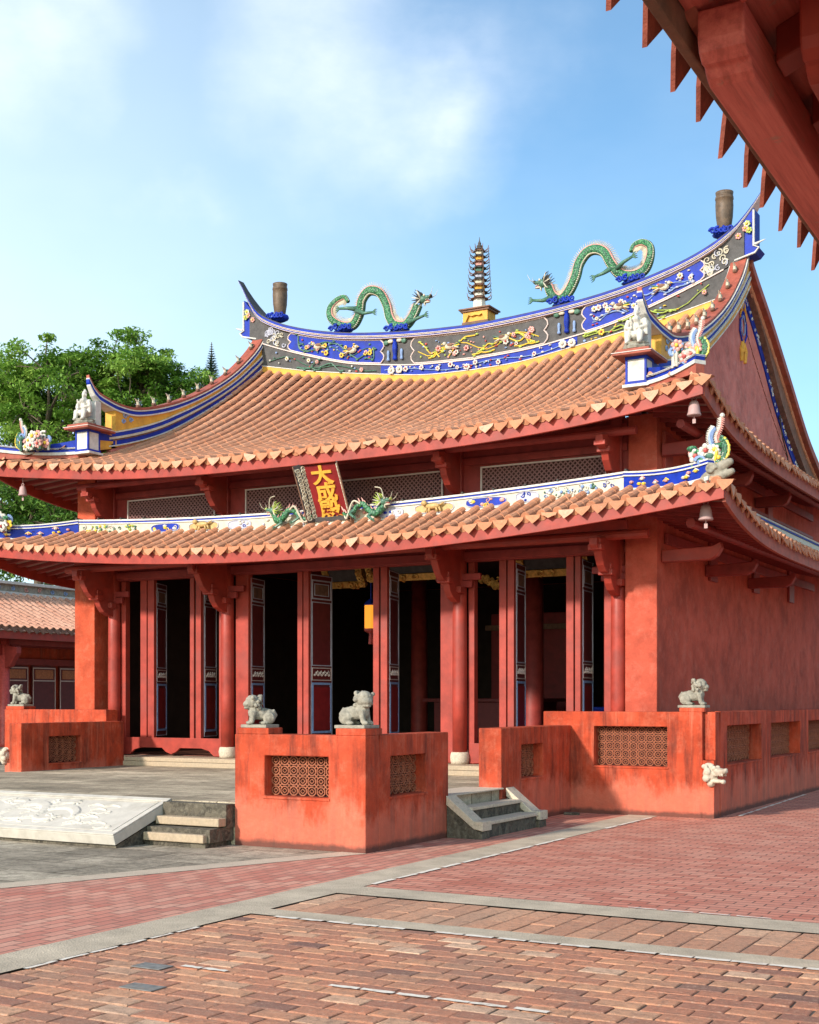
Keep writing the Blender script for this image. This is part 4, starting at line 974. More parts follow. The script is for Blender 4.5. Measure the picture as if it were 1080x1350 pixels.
# the ends of the ridge under the swallow tails
for s in (-1,1):
    b=MB(); P=[(5.02,zp(5.0)+.05),(5.38,9.22),(5.45,9.30),(5.36,9.34),(5.36,zc(5.36)-.15),(5.02,zc(5.02)-.12)]
    b.prism(P,lambda x,z,d:(XC+s*x,d,z),YM-.20,YM+.20); e=hp('ridge_end',b,M['blue'],ridge)
    b=MB(); b.tube([(XC+s*5.03,YM-.21,zp(5.0)+.05),(XC+s*5.38,YM-.21,9.22),(XC+s*5.45,YM-.21,9.30),(XC+s*5.36,YM-.21,9.34),(XC+s*5.36,YM-.21,9.95)],.02,6)
    b.tube([(XC+s*5.38,YM-.21,9.36),(XC+s*5.56,YM-.21,9.42)],[.03,.006],6); hp('ridge_end_border',b,M['white'],e)
    b=MB(); r=random.Random(5)
    for k in range(5): flower(b,(XC+s*r.uniform(5.1,5.3),YM-.23,r.uniform(9.35,9.75)),.06,k%3,3,6)
    hp('flower_spray',b,[M['pink'],M['lime'],M['flower_white'],M['lemon']],e)

# ---------------------------------------------------------------- GABLE RIDGES
VT=[(17.42,7.29),(17.58,7.07),(17.83,6.97),(18.1,6.91),(18.6,6.93),(19.5,7.19),(20.5,7.62),(21.45,8.18),(22.2,8.80),(22.55,9.22),(22.72,9.6)]
VB=[(17.2,5.95),(18.08,6.15),(19.12,6.50),(20.0,6.92),(21.45,7.76),(22.2,8.28),(22.72,8.72)]
def vt(y): return tab(VT,y)
def vb(y): return tab(VB,y)
def gable_ridge(x,sg,outer):
    ys=frange(18.0,22.72,44)
    b=MB(); core0=[vb(y)-.02 for y in ys]; core1=[lerp(vb(y),vt(y),.9) for y in ys]
    b.band([(x,y) for y in ys],core0,core1,.24); g=hp('gable_ridge',b,M['yellow'])
    def st(f0,f1,th,mat,y0=18.0,n='ridge_stripe'):
        yy=frange(y0,22.72,50); k=MB()
        def hgt(y): return max(.44,vt(y)-vb(y)) if y<19.6 else vt(y)-vb(y)
        lo=[];hi=[]
        for y in yy:
            if f0>.45: H=vt(y)-vb(y); B=vb(y); lo.append(B+(1-f1)*min(H,.50)); hi.append(B+(1-f0)*min(H,.50))     # measured up from the tiles
            else: H=min(vt(y)-vb(y),.52); T=vt(y); lo.append(T-f1*H); hi.append(T-f0*H)                                # measured down from the top
        tk=[th*lin([(17.42,.25),(17.9,.8),(18.1,1)],y) for y in yy]
        k.band([(x,y) for y in yy],lo,hi,tk); hp(n,k,M[mat],g)
    st(0,.10,.26,'redbrown',17.42); st(.10,.14,.31,'white',17.42); st(.14,.26,.285,'blue',17.42); st(.26,.31,.31,'white',17.44)
    st(.47,.52,.29,'white',17.95); st(.52,.66,.27,'blue',17.9); st(.66,.74,.32,'cream',17.3); st(.74,.80,.28,'brown',17.3)
    if outer: st(.80,.955,.27,'yellow',17.4); st(.955,1.0,.30,'white',17.4)
    else: st(.80,.955,.26,'blue',17.6); st(.955,1.0,.30,'white',17.3)
    # ornaments riding on the ridge
    for i,y in enumerate(frange(18.75,22.25,8)):
        k=MB(); z=vt(y); 
        k.ell((x,y,z+.03),(.04,.055,.04),0); k.tube([(x,y,z+.04),(x,y-.03,z+.12),(x,y-.10,z+.16)],[.035,.022,.005],6,1); k.tube([(x,y+.01,z+.05),(x,y+.05,z+.12),(x,y+.11,z+.14)],[.03,.02,.005],6,2); k.tube([(x,y,z+.05),(x,y+.005,z+.16)],[.02,.006],6,1)
        hp('ridge_ornament',k,[M['brown'],M['cream'],M['dgreen']],g)
    # panel and swirl below the tail
    k=MB(); 
    for y,z,rr in ((18.25,6.72,.07),(18.4,6.66,.05),(18.2,6.60,.05)): coil(k,(x+sg*.13,y,z),rr,1.3,0,.012,1,0,(0,1,0))
    hp('swirl_relief',k,M['pale_blue'],g)
    # foot: little roofed pedestal for the figure
    k=MB(); k.box(x-.14,x+.14,17.28,17.56,5.93,6.30); f=hp('ridge_foot',k,M['white'],g,bevel=.006)
    k=MB()
    for zz in ((5.925,5.965),(6.265,6.305)): k.box(x-.155,x+.155,17.265,17.575,*zz)
    for xx in (x-.15,x+.12):
        for yy in (17.27,17.54): k.box(xx,xx+.03,yy,yy+.03,5.966,6.264)
    hp('blue_frame',k,M['blue'],f)
    k=MB(); k.box(x-.30,x+.26,17.14,17.85,6.306,6.35); k.box(x-.26,x+.22,17.18,17.80,6.351,6.40); hp('little_roof',k,M['redbrown'],f,bevel=.012)
    k=MB(); k.box(x-.31,x+.27,17.13,17.86,6.338,6.349); hp('roof_edge',k,M['pinkline'],f)
    k=MB(); k.box(x-.09,x+.09,17.52,17.66,6.42,6.85); hp('backing_panel',k,M['white'],f,bevel=.006)
    k=MB(); k.box(x-.19,x+.19,17.25,17.60,5.885,5.924); hp('foot_slab',k,M['white'],f)
    # low part of ridge between the foot and the curve
    k=MB(); yy=frange(17.561,18.05,6); k.band([(x,y) for y in yy],[vb(y)-.04 for y in yy],[6.30+.04*(y-17.5) for y in yy],.22); hp('ridge_base',k,M['yellow'],g)
    k=MB(); yy=frange(17.562,18.05,6); k.band([(x,y) for y in yy],[lerp(vb(y),6.3,.5) for y in yy],[6.3 for y in yy],.235); hp('ridge_base',k,M['blue'],g)
    return g
gable_ridge(-16.2,1,False); gable_ridge(-6.1,1,True)
# ---- gable walls and verges
RT=[(22.67,9.30),(22.9,9.12),(24.11,8.53),(25.58,7.74),(27.0,6.95),(27.92,6.57),(28.6,6.35)]
RB=[(22.67,9.02),(23.29,8.72),(24.36,8.05),(25.51,7.22),(27.44,6.26),(28.2,6.05),(28.6,5.98)]
for sx,x in ((1,-6.25),(-1,-16.15)):
    P=[(17.9,5.75)]+[(y,vb(y)+.05) for y in frange(17.9,22.67,20)]+[(y,tab(RB,y)) for y in frange(22.75,28.2,16)]+[(28.2,5.75)]
    b=MB(); b.prism(P,lambda y,z,d:(d,y,z),x-.06,x+.06); g=hp('gable_wall',b,M['gable'])
    if sx>0:
        xf=x+.062
        b=MB(); yy=frange(20.5,22.72,24); b.band([(xf+.012,y) for y in yy],[vb(y)-.17 for y in yy],[vb(y)-.03 for y in yy],.024)
        yy=frange(22.85,28.3,40); b.band([(xf+.012,y) for y in yy],[tab(RB,y)-.20 for y in yy],[tab(RB,y)-.02 for y in yy],.024)
        f=hp('blue_frieze',b,M['blue'],g)
        b=MB(); r=random.Random(9)
        for i in range(80):
            y=r.uniform(20.6,28.2)
            zc_=(vb(y) if y<22.7 else tab(RB,y))-.10
            coil(b,(xf+.03,y,zc_+r.uniform(-.05,.05)),.04,1.1,r.choice((0,1)),.008,r.choice((-1,1)),r.uniform(0,6),(0,1,0))
        hp('frieze_scrolls',b,[M['white'],M['lightblue']],f)
        # hanging gable ornament
        b=MB(); c=Vector((xf+.02,23.05,0))
        for dy,z0 in ((0,8.62),): b.ell((c.x,c.y,z0),(.025,.13,.16),0); 
        for s in (-1,1):
            coil(b,(c.x,c.y+s*.16,8.50),.08,1.4,0,.016,s,0,(0,1,0)); b.tube([(c.x,c.y+s*.02,8.4),(c.x,c.y+s*.20,8.22),(c.x,c.y+s*.22,8.02),(c.x,c.y+s*.08,7.88)],.016,5,0)
            b.tube([(c.x,c.y+s*.02,8.34),(c.x,c.y+s*.12,8.2),(c.x,c.y+s*.10,8.05),(c.x,c.y,7.98)],.012,5,2)
            b.tube([(c.x,c.y+s*.03,8.55),(c.x,c.y+s*.20,8.3),(c.x,c.y+s*.12,8.2)],[.03,.015,.004],6,1)
            b.tube([(c.x,c.y+s*.06,7.86),(c.x,c.y+s*.13,7.72),(c.x,c.y+s*.11,7.52)],[.02,.045,.03],8,1)
        b.tube([(c.x,c.y,7.9),(c.x,c.y,7.7)],[.02,.03],6,1)
        hp('gable_pendant',b,[M['blue'],M['yellow'],M['pale_blue']],g)
        b=MB(); b.tube([(xf+.05,25.6,6.98),(xf+.06,25.75,6.65),(xf+.05,26.2,6.35),(xf+.05,26.25,6.15)],.013,6); b.ell((xf+.05,25.58,7.02),(.02,.05,.05),0); hp('iron_hook',b,M['iron'],g)
    # verge of the rear slope
    b=MB(); yy=frange(22.75,28.6,40); b.band([(x+sx*.27,y) for y in yy],[tab(RT,y)-.16 for y in yy],[tab(RT,y) for y in yy],.10)
    v=hp('verge_board',b,M['redbrown'],g)
    b=MB()
    for o,h,rr in ((.17,-.13,.055),(.10,-.06,.05)):
        for k in range(26):
            y0=22.8+k*.224; b.tube([(x+sx*o,y0,tab(RT,y0)+h-.03),(x+sx*o,y0+.235,tab(RT,y0+.235)+h-.03)],[rr,rr*.88],8,0)
    hp('verge_tiles',b,M['tile'],v)
    b=MB(); yy=frange(22.8,28.5,36); b.band([(x+sx*.13,y) for y in yy],[tab(RB,y)-.01 for y in yy],[tab(RT,y)-.19 for y in yy],.12); hp('verge_infill',b,M['brown'],v)
    b=MB(); yy=frange(17.9,22.6,30); b.band([(x+sx*.11,y) for y in yy],[vb(y)-.05 for y in yy],[vb(y)+.02 for y in yy],.20); hp('verge_soffit',b,M['redbrown'],g)

# ---------------------------------------------------------------- HIP RIDGES AND CERAMIC BELT
def hip(P,h,th,striped,label=None,deco=0,seed=1,name='hip_ridge'):
    """P: plan points with bottom height; h: ridge heights"""
    xy=[(p[0],p[1]) for p in P]; z=[p[2] for p in P]
    b=MB(); b.band(xy,z,[a+c*.70 for a,c in zip(z,h)],th); o=hp(name,b,M['blue'] if striped else M['redbrown'])
    b=MB(); b.band(xy,[a-.05 for a in z],[a+.0 for a in z],th*1.25); hp('white_line',b,M['white'],o)
    for f0,f1,mt,w in ((.70,.78,'white',1.3),(.78,.90,'blue',1.15),(.90,1.0,'white',1.3)):
        b=MB(); b.band(xy,[a+c*f0 for a,c in zip(z,h)],[a+c*f1 for a,c in zip(z,h)],th*w); hp('ridge_stripe',b,M[mt],o)
    if deco:
        b=MB(); r=random.Random(seed); n=len(P)-1
        for i in range(deco):
            t=r.uniform(.5,n-.6); k=int(t); f=t-k; x=lerp(P[k][0],P[k+1][0],f); y=lerp(P[k][1],P[k+1][1],f); zz=lerp(z[k],z[k+1],f)+lerp(h[k],h[k+1],f)*r.uniform(.2,.55)
            d=Vector((P[k+1][0]-P[k][0],P[k+1][1]-P[k][1],0)).normalized(); nn=Vector((d.y,-d.x,0)); nn=nn if nn.y<0 else -nn
            q=Vector((x,y,zz))+nn*(th*.5+.015); b.ell(q,(.035,.03,.022),i%3,6,4)
            if i%2: b.tube([q-d*.06,q+Vector((0,0,.03)),q+d*.06],[.006,.014,.006],5,(i+1)%3)
        hp('hip_flowers',b,[M['lemon'],M['flower_white'],M['pink']],o)
    return o
def hipcurve(sg,x0,y0,z0,x1,y1,z1,lift,n=10,sag=.0):
    return [(XC+sg*lerp(x0,x1,t),lerp(y0,y1,t),lerp(z0,z1,t)-sag*math.sin(PI*t)+lift*max(0,t-.55)**2) for t in frange(0,1,n)]
for sg in (1,-1):
    zu=upper_pt(5.05,17.5).z; ze=zeU(HXU)+DT
    ext=.40 if sg<0 else 0
    P=[(XC+sg*lerp(5.08,6.14+ext,t),lerp(17.50,16.80,t),5.965-.035*math.sin(PI*t)+.05*t*t) for t in frange(0,1,10)]; PU=P; hip(P,[.075]*len(P),.15,True)
    b=MB(); q=P[:5]; b.band([(p[0],p[1]) for p in q],[p[2]+.076 for p in q],[p[2]+.23-.02*i for i,p in enumerate(q)],.11); hp('blue_panel',b,M['blue'])
    b=MB(); b.band([(p[0],p[1]) for p in P],[min(p[2]-.06,zeU(HXU)+.17) for p in P],[p[2]-.051 for p in P],.14); hp('hip_foot',b,M['redbrown'])
    zl=lower_pt(5.0,17.22).z; ze=zeL(HXL)+DT
    P=[(XC+sg*lerp(5.0,6.42,t),lerp(17.21,16.40,t),lerp(4.49,4.365,t)-.03*math.sin(PI*t)+.05*t**3) for t in frange(0,1,10)]; PL=P; hip(P,[.225]*len(P),.13,True,deco=10,seed=4)
    b=MB(); b.band([(p[0],p[1]) for p in P],[min(p[2]-.06,zeL(HXL)+.08) for p in P],[p[2]-.051 for p in P],.13); hp('hip_foot',b,M['redbrown'])
    # the belt along the side
    ys=frange(17.0,28.2,12); b=MB(); b.band([(XC+sg*5.56,y) for y in ys],[zsL(y)*.0+4.36 for y in ys],[4.58 for y in ys],.14); o=hp('ceramic_belt',b,M['cream'])
    b=MB(); b.band([(XC+sg*5.56,y) for y in ys],[4.581]*13,[4.61]*13,.17); hp('ridge_stripe',b,M['blue'],o)
    b=MB(); b.band([(XC+sg*5.56,y) for y in ys],[4.611]*13,[4.64]*13,.19); hp('ridge_stripe',b,M['white'],o)
    # rear corners
    P=[(x,2*YC-y,z) for x,y,z in PL]; hip(P,[.24]*len(P),.14,True)
    P=[(x,2*YC-y,z) for x,y,z in PU]; hip(P,[.075]*len(P),.15,True)
def bz(dx): return 4.315+.0065*dx*dx
xs=frange(-5.02,5.02,40); b=MB(); b.band([(XC+x,17.22) for x in xs],[bz(x) for x in xs],[bz(x)+.165 for x in xs],.10); belt=hp('ceramic_belt',b,M['cream'])
for z0,z1,mt,w in ((-.02,0.0,'white',.15),(.166,.185,'white',.14),(.185,.212,'blue',.12),(.212,.24,'white',.15)):
    b=MB(); b.band([(XC+x,17.22) for x in xs],[bz(x)+z0 for x in xs],[bz(x)+z1 for x in xs],w); hp('ridge_stripe',b,M[mt],belt)
for k in range(21):
    x=-5+k*.5; b=MB(); b.box(XC+x-.015,XC+x+.015,17.13,17.29,bz(x)+.241,bz(x)+.268); hp('clip',b,M['iron'],belt)
YB=17.165
def oval(x0,x1,mat,par=belt):
    c=(x0+x1)/2; w=(x1-x0)/2; zc_=bz(c)+.083; b=MB()
    P=[(c+math.copysign(abs(math.cos(a))**.6,math.cos(a))*w,zc_+math.copysign(abs(math.sin(a))**.7,math.sin(a))*.068) for a in frange(0,2*PI*23/24,23)]
    b.prism(P,lambda x,z,d:(XC+x,d,z),YB-.002,YB+.02); o=hp('oval_panel',b,M[mat],par)
    e=MB(); Q=[Vector((XC+x,YB-.004,z)) for x,z in P]; Q.append(Q[0]); e.tube(Q,.008,5); hp('oval_rim',e,M['lightblue'],o); return o
def bits(x0,x1,n,pal,seed,par=belt,sz=.028):
    b=MB(); r=random.Random(seed)
    for i in range(n):
        x=r.uniform(x0,x1); z=bz(x)+r.uniform(.025,.14); m_=r.randrange(len(pal))
        if r.random()<.4: coil(b,(XC+x,YB-.008,z),sz*1.2,1.1,m_,.007,r.choice((-1,1)),r.uniform(0,6))
        else: b.ell((XC+x,YB-.008,z),(sz*r.uniform(.6,1.3),.018,sz*r.uniform(.5,1)),m_,6,4)
    hp('ceramic_relief',b,[M[p] for p in pal],par)
bits(-4.85,-3.55,46,['lime','lemon','dgreen','flower_white'],31); oval(-3.35,-2.75,'blue'); bits(-3.3,-2.8,8,['flower_white','lemon'],32,sz=.035)
oval(-2.55,-1.95,'ltan'); oval(-1.75,-1.3,'lightblue'); bits(-1.7,-1.35,6,['blue','flower_white'],33)
oval(1.05,1.5,'lightblue'); bits(1.1,1.45,6,['blue','flower_white'],34); oval(1.7,2.35,'ltan'); oval(2.55,3.2,'blue'); bits(2.6,3.15,9,['flower_white','lemon','pink'],35,sz=.035)
oval(3.35,3.7,'lightblue'); bits(3.4,3.65,4,['blue'],36); bits(3.75,4.6,40,['pale_blue','flower_white','lightblue','dgreen'],37); bits(4.65,4.9,4,['blue','lightblue'],38)
bits(-1.2,1.0,18,['flower_white','pink','lightblue'],39)
for x in (-2.25,2.02):
    b=MB(); z=bz(x); X=XC+x
    b.ell((X,YB-.04,z+.11),(.13,.035,.045),0); b.ell((X-.14,YB-.05,z+.16),(.05,.035,.04),0); b.tube([(X+.12,YB-.04,z+.12),(X+.2,YB-.04,z+.16)],[.02,.008],5)
    for dx in (-.10,-.05,.06,.11): b.tube([(X+dx,YB-.045,z+.09),(X+dx*1.25,YB-.045,z+.02)],[.02,.014],6)
    hp('lion_relief',b,M['ltan'],belt,smooth=True)
# the hall's inside: table, gilded frames
for x in (-13.4,-9.1):
    for y in (20.6,24.4):
        b=MB(); b.lathe([(.2,.63),(.18,.9),(.17,4.2)],(x,y,0),14); hp('inner_column',b,M['wood2'],smooth=True)
b=MB(); b.box(-16.2,-6.6,18.02,27.5,.623,.630); hp('inner_floor',b,M['floor'])
b=MB(); b.box(-12.1,-10.3,25.2,26.0,.63,3.4); hp('shrine',b,M['door2'],bevel=.01)
b=MB()
b.box(-12.2,-10.2,25.1,25.19,3.05,3.16)
hp('shrine_frame',b,M['brown'],bevel=.01)
b=MB(); b.box(-12.3,-10.1,23.0,24.0,.62,1.55); b.box(-12.5,-9.9,22.9,24.1,1.551,1.62); hp('altar_table',b,M['door'],bevel=.01)
# ================================================================ THINGS ON THE HALL
# ---- name plaque
def glyphs(txt,size,ext,off):
    cu=bpy.data.curves.new('characters','FONT'); cu.body=txt; cu.size=size; cu.extrude=ext; cu.offset=off; cu.align_x='CENTER'; cu.align_y='CENTER'; cu.resolution_u=4
    o=bpy.data.objects.new('tmp_characters',cu); COL.objects.link(o); bpy.context.view_layer.update()
    dg=bpy.context.evaluated_depsgraph_get(); me=bpy.data.meshes.new_from_object(o.evaluated_get(dg))
    vs=[v.co.copy() for v in me.vertices]; fs=[tuple(p.vertices) for p in me.polygons]
    bpy.data.objects.remove(o); bpy.data.meshes.remove(me); return vs,fs
pc=Vector((-10.94,16.985,4.80))
t=thing('name_plaque','tilted dark red plaque with three gilded characters under the upper eave','name plaque',tuple(pc))
tilt=R(27); up=Vector((0,-math.sin(tilt),math.cos(tilt))); nr=Vector((0,-math.cos(tilt),-math.sin(tilt))); rt=Vector((1,0,0))
PH,PW=.41,.285
b=MB(); b.obox(pc,rt*PW,up*PH,nr*.02); b.build('board',M['door2'],t,bevel=.004)
for s in (-1,1):
    b=MB(); a=rt*s*.055+nr*.085; c=pc+rt*s*(PW+.056)+nr*.07; b.obox(c,a,up*(PH+.05),(rt*s*-.84+nr*.54).normalized()*.010); fr=b.build('side_frame',M['charcoal'],t)
    b=MB(); r=random.Random(8+s)
    e=(rt*s*.055+nr*.085)
    for k in range(15):
        v=-PH+.03+k*(2*PH/15); 
        for w in (-.45,.45): coil(b,c+up*(v+r.uniform(-.01,.01))+e*w+(rt*s*-.84+nr*.54)*.014,.042,1.4,0,.010,r.choice((-1,1)),r.uniform(0,6),tuple(e.normalized()),tuple(up))
    b.build('scroll_carving',M['cream'],fr)
    b=MB(); b.bar(c+e-up*(PH+.05),c+e+up*(PH+.05),.018,.018,0); b.bar(c-e*.98-up*(PH+.05)+nr*.01,c-e*.98+up*(PH+.05)+nr*.01,.014,.014,0); b.build('frame_edge',M['brown'],fr)
for s in (-1,):
    b=MB(); b.obox(pc+up*s*(PH+.03)+nr*.03,rt*(PW+.02),up*.03,nr*.035); b.build('end_frame',M['charcoal'],t)
for i,ch in enumerate('\u5927\u6210\u6bbf'):
    vs,fs=glyphs(ch,.36,.010,.010)
    if vs:
        mx=[min(v[k] for v in vs) for k in (0,1)]; Mx=[max(v[k] for v in vs) for k in (0,1)]
        cx=(mx[0]+Mx[0])/2; cy=(mx[1]+Mx[1])/2
        o=pc+up*(.255-.275*i)+rt*.0+nr*.026
        b=MB(); b.add([o+rt*(v.x-cx)*1.05+up*(v.y-cy)*.86+nr*(v.z+.004) for v in vs],fs); b.build('character',M['goldpaint'],t)
# ---- dragons on the ridge
def head(b,c,fx,s,mats=(0,1,2,3)):
    """dragon head facing +-x: muzzle, jaw, horns, whiskers, mane"""
    g,y,w,d=mats; c=Vector(c)
    def at(x,yy,z): return c+Vector((fx*x*s,yy*s,z*s))
    b.ell(at(0,0,0),(.13*s,.10*s,.11*s),g,8,6); b.ell(at(.12,0,.03),(.12*s,.08*s,.055*s),g,8,6); b.ell(at(.22,0,.06),(.045*s,.06*s,.045*s),d,6,5)
    b.ell(at(.11,0,-.09),(.11*s,.055*s,.028*s),w,8,5); b.ell(at(.13,0,-.055),(.08*s,.04*s,.02*s),y,6,4)
    for q in (-1,1):
        b.ell(at(.06,q*.07,.08),(.035*s,.03*s,.035*s),w,6,5)
        b.tube([at(-.02,q*.06,.09),at(-.10,q*.08,.20),at(-.20,q*.10,.25)],[.025*s,.018*s,.006*s],6,d)
        b.tube([at(.2,q*.06,.02),at(.30,q*.12,.10),at(.36,q*.15,.24)],[.014*s,.009*s,.003*s],5,w)
        for k in range(7):
            a=-.9+k*.35; b.tube([at(-.05,q*.06,.0),at(-.05-.13*math.cos(a),q*.12,.16*math.sin(a)),at(-.05-.24*math.cos(a),q*.13,.24*math.sin(a)+.02)],[.028*s,.018*s,.004*s],5,(w,d,3)[k%3])
        for k in range(4): b.tube([at(.06+.04*k,q*.06,-.02),at(.06+.04*k,q*.06,-.055)],[.012*s,.003*s],4,w)
        b.tube([at(.05,q*.03,-.11),at(.04,q*.03,-.19)],[.02*s,.005*s],5,w)
def dragon(label,pts,radf,head_at,fx,s,y,legs,base):
    P=[(x,y+.05*math.sin(i*1.3),z) for i,(x,z) in enumerate(pts)]
    t=thing('ridge_dragon',label,'dragon',(sum(p[0] for p in P)/len(P),y,min(p[2] for p in P)-.1),'green dragons on the main ridge')
    C=spline(P,8); n=len(C); rad=[radf(i/(n-1)) for i in range(n)]
    b=MB(); b.tube(C,rad,12); bd=b.build('body',M['green'],t,smooth=True)
    # belly plates (front-lower side) and dorsal fins along the outer side
    b=MB(); f=MB(); f2=MB()
    side=[]; 
    for i in range(n):
        d=(C[min(i+1,n-1)]-C[max(i-1,0)]).normalized(); nrm=Vector((-d.z,0,d.x))*fx
        side.append(nrm)
    for i in range(0,n-1):
        b.ell(C[i]-side[i]*rad[i]*.72+Vector((0,-rad[i]*.45,0)),(rad[i]*.22,rad[i]*.34,rad[i]*.22),0,6,4)
        if i>1: f2.ell(C[i]+side[i]*rad[i]*.80+Vector((0,-rad[i]*.30,0)),(rad[i]*.30,rad[i]*.35,rad[i]*.30),0,6,4)
        if i%1==0 and i>0:
            q=C[i]+side[i]*rad[i]*.9; d=(C[min(i+1,n-1)]-C[max(i-1,0)]).normalized()
            f.tube([q,q+side[i]*.05-d*.012,q+side[i]*.105-d*.03],[.012,.009,.002],4,0)
    b.build('belly',M['cream'],bd,smooth=True); f2.build('fin_line',M['pink'],bd,smooth=True); f.build('spines',M['cream'],bd)
    b=MB(); head(b,head_at+(0,),fx,s) if False else head(b,(head_at[0],y,head_at[1]),fx,s); b.build('head',[M['dgreen'],M['redc'],M['cream'],M['iron']],t,smooth=True)
    for (x0,z0,x1,z1,x2,z2) in legs:
        b=MB(); b.tube([(x0,y-.06,z0),(x1,y-.12,z1),(x2,y-.16,z2)],[.055,.035,.025],7)
        dd=Vector((x2-x1,0,z2-z1)).normalized(); pp=Vector((-dd.z,0,dd.x)); e=Vector((x2,y-.16,z2))
        for k in (-1,-.3,.4,1.1): b.tube([e,e+dd*.05+pp*k*.05,e+dd*.10+pp*k*.055-Vector((0,0,.01))],[.018,.014,.004],5)
        b.ell((x0,y-.05,z0),(.07,.05,.07)); b.build('leg',M['dgreen'],t,smooth=True)
    for (x,z) in base:
        b=MB()
        for k in range(5): coil(b,(x-.22+.11*k,y-.13,z+.03+.02*(k%2)),.06,1.3,0,.022,(-1,1)[k%2],k)
        b.ell((x,y,z-.01),(.24,.13,.05)); b.build('wave_base',M['blue'],t,smooth=True)
LD=[(-14.09,9.65),(-14.21,9.77),(-14.39,9.72),(-14.5,9.55),(-14.46,9.34),(-14.24,9.18),(-14.0,9.17),(-13.82,9.38),(-13.73,9.62),(-13.56,9.77),(-13.35,9.71),(-13.21,9.46),(-13.12,9.2),(-12.97,9.01),(-12.74,8.97),(-12.6,9.15),(-12.5,9.36)]
RD=[(-8.1,9.67),(-8.05,9.79),(-7.89,9.81),(-7.73,9.69),(-7.72,9.49),(-7.84,9.3),(-8.08,9.24),(-8.31,9.3),(-8.45,9.48),(-8.58,9.71),(-8.77,9.82),(-8.96,9.8),(-9.09,9.61),(-9.14,9.36),(-9.27,9.13),(-9.46,9.01),(-9.63,9.1),(-9.70,9.29)]
rf=lambda t: .04+.055*min(1,t/.35) if t<.85 else .095
dragon('green spiny dragon on the left half of the ridge, head raised to the right',LD,rf,(-12.36,9.44),1,.75,22.67,[(-13.85,9.42,-13.65,9.32,-13.42,9.30),(-13.85,9.45,-14.05,9.48,-14.2,9.48),(-12.65,9.0,-12.45,9.04,-12.25,9.07)],[(-14.2,9.08),(-12.9,8.90)])
dragon('green spiny dragon on the right half of the ridge, head raised to the left',RD,rf,(-9.82,9.36),-1,.75,22.67,[(-8.42,9.42,-8.58,9.32,-8.72,9.27),(-8.35,9.38,-8.2,9.46,-8.02,9.52),(-9.6,9.05,-9.78,9.0,-9.95,9.02)],[(-8.05,9.12),(-9.4,8.92)])
# ---- pagoda in the middle
px,py=-11.14,22.68
t=thing('miniature_pagoda','slender many-tiered miniature pagoda at the middle of the ridge','pagoda',(px,py,8.75))
b=MB(); b.box(px-.28,px+.28,py-.2,py+.2,8.75,8.80); b.box(px-.30,px+.30,py-.22,py+.22,8.985,9.02); b.box(px-.33,px+.33,py-.25,py+.25,9.021,9.05); b.build('base_slab',M['brown'],t,bevel=.006)
b=MB()
for s in (-1,1):
    P=[(px+s*.26,8.80),(px+s*.26,8.984),(px,8.984),(px,8.92),(px+s*.08,8.90),(px+s*.14,8.93),(px+s*.18,8.86),(px+s*.21,8.80)]
    b.prism(P,lambda x,z,d:(x,d,z),py-.19,py-.15)
b.box(px-.25,px+.25,py-.145,py+.18,8.80,8.984); b.build('stand',M['yellow'],t)
b=MB(); b.lathe([(.14,9.051),(.13,9.10),(.125,9.19)],(px,py,0),8); b.build('drum',M['flower_white'],t)
z=9.19; wd=.175; cols=['cream','pink','yellow','cream','lightblue','dgreen','pink','yellow','cream']
for i in range(9):
    h=.122-.002*i; b=MB(); k=8
    b.lathe([(wd*.70,z),(wd*.66,z+h*.62)],(px,py,0),k); fl=b.build('tier',M['flower_white'] if i<2 else M[cols[i]],t)
    b=MB(); b.lathe([(wd*.55,z+h*.98),(wd*.72,z+h*.72),(wd*1.02,z+h*.64),(wd*1.04,z+h*.56),(wd*.6,z+h*.6)],(px,py,0),k)
    for j in range(k):
        a=2*PI*j/k; c=Vector((px+math.cos(a)*wd*1.05,py+math.sin(a)*wd*1.05,z+h*.60)); b.tube([c,c+Vector((math.cos(a)*.05,math.sin(a)*.05,.03)),c+Vector((math.cos(a)*.07,math.sin(a)*.07,.10))],[.014,.010,.004],5)
    b.build('tier_roof',M['charcoal'] if i%2 else M['brown'],fl)
    z+=h; wd*=.955
b=MB(); b.lathe([(.09,z),(.05,z+.03),(.06,z+.06),(.03,z+.09),(.035,z+.11),(.012,z+.16),(.003,z+.24)],(px,py,0),8); b.build('finial',M['charcoal'],t)
# ---- brown tubes
for x,z0,lab in ((-15.77,9.47,'brown glazed ridge tube standing near the left swallow tail'),(-6.40,9.62,'brown glazed ridge tube standing near the right swallow tail')):
    z=z0+.14
    t=thing('ridge_tube',lab,'ridge tube',(x,22.68,z0),'brown tubes on the main ridge')
    b=MB(); b.lathe([(.10,z-.02),(.115,z+.02),(.145,z+.22),(.155,z+.42),(.150,z+.52),(.16,z+.53),(.155,z+.575),(.14,z+.58),(.147,z+.60),(.155,z+.655),(.13,z+.66)],(x,22.68,0),18); b.build('tube',M['barrelm'],t,smooth=True)
    b=MB()
    for k in range(5): coil(b,(x-.16+.08*k,22.50,z-.04-(.05*(2-k) if x<-11 else .05*(k-2))*-.0),.06,1.3,0,.022,(-1,1)[k%2],k)
    b.ell((x,22.68,z-.06),(.22,.15,.09)); b.build('wave_base',M['blue'],t,smooth=True)
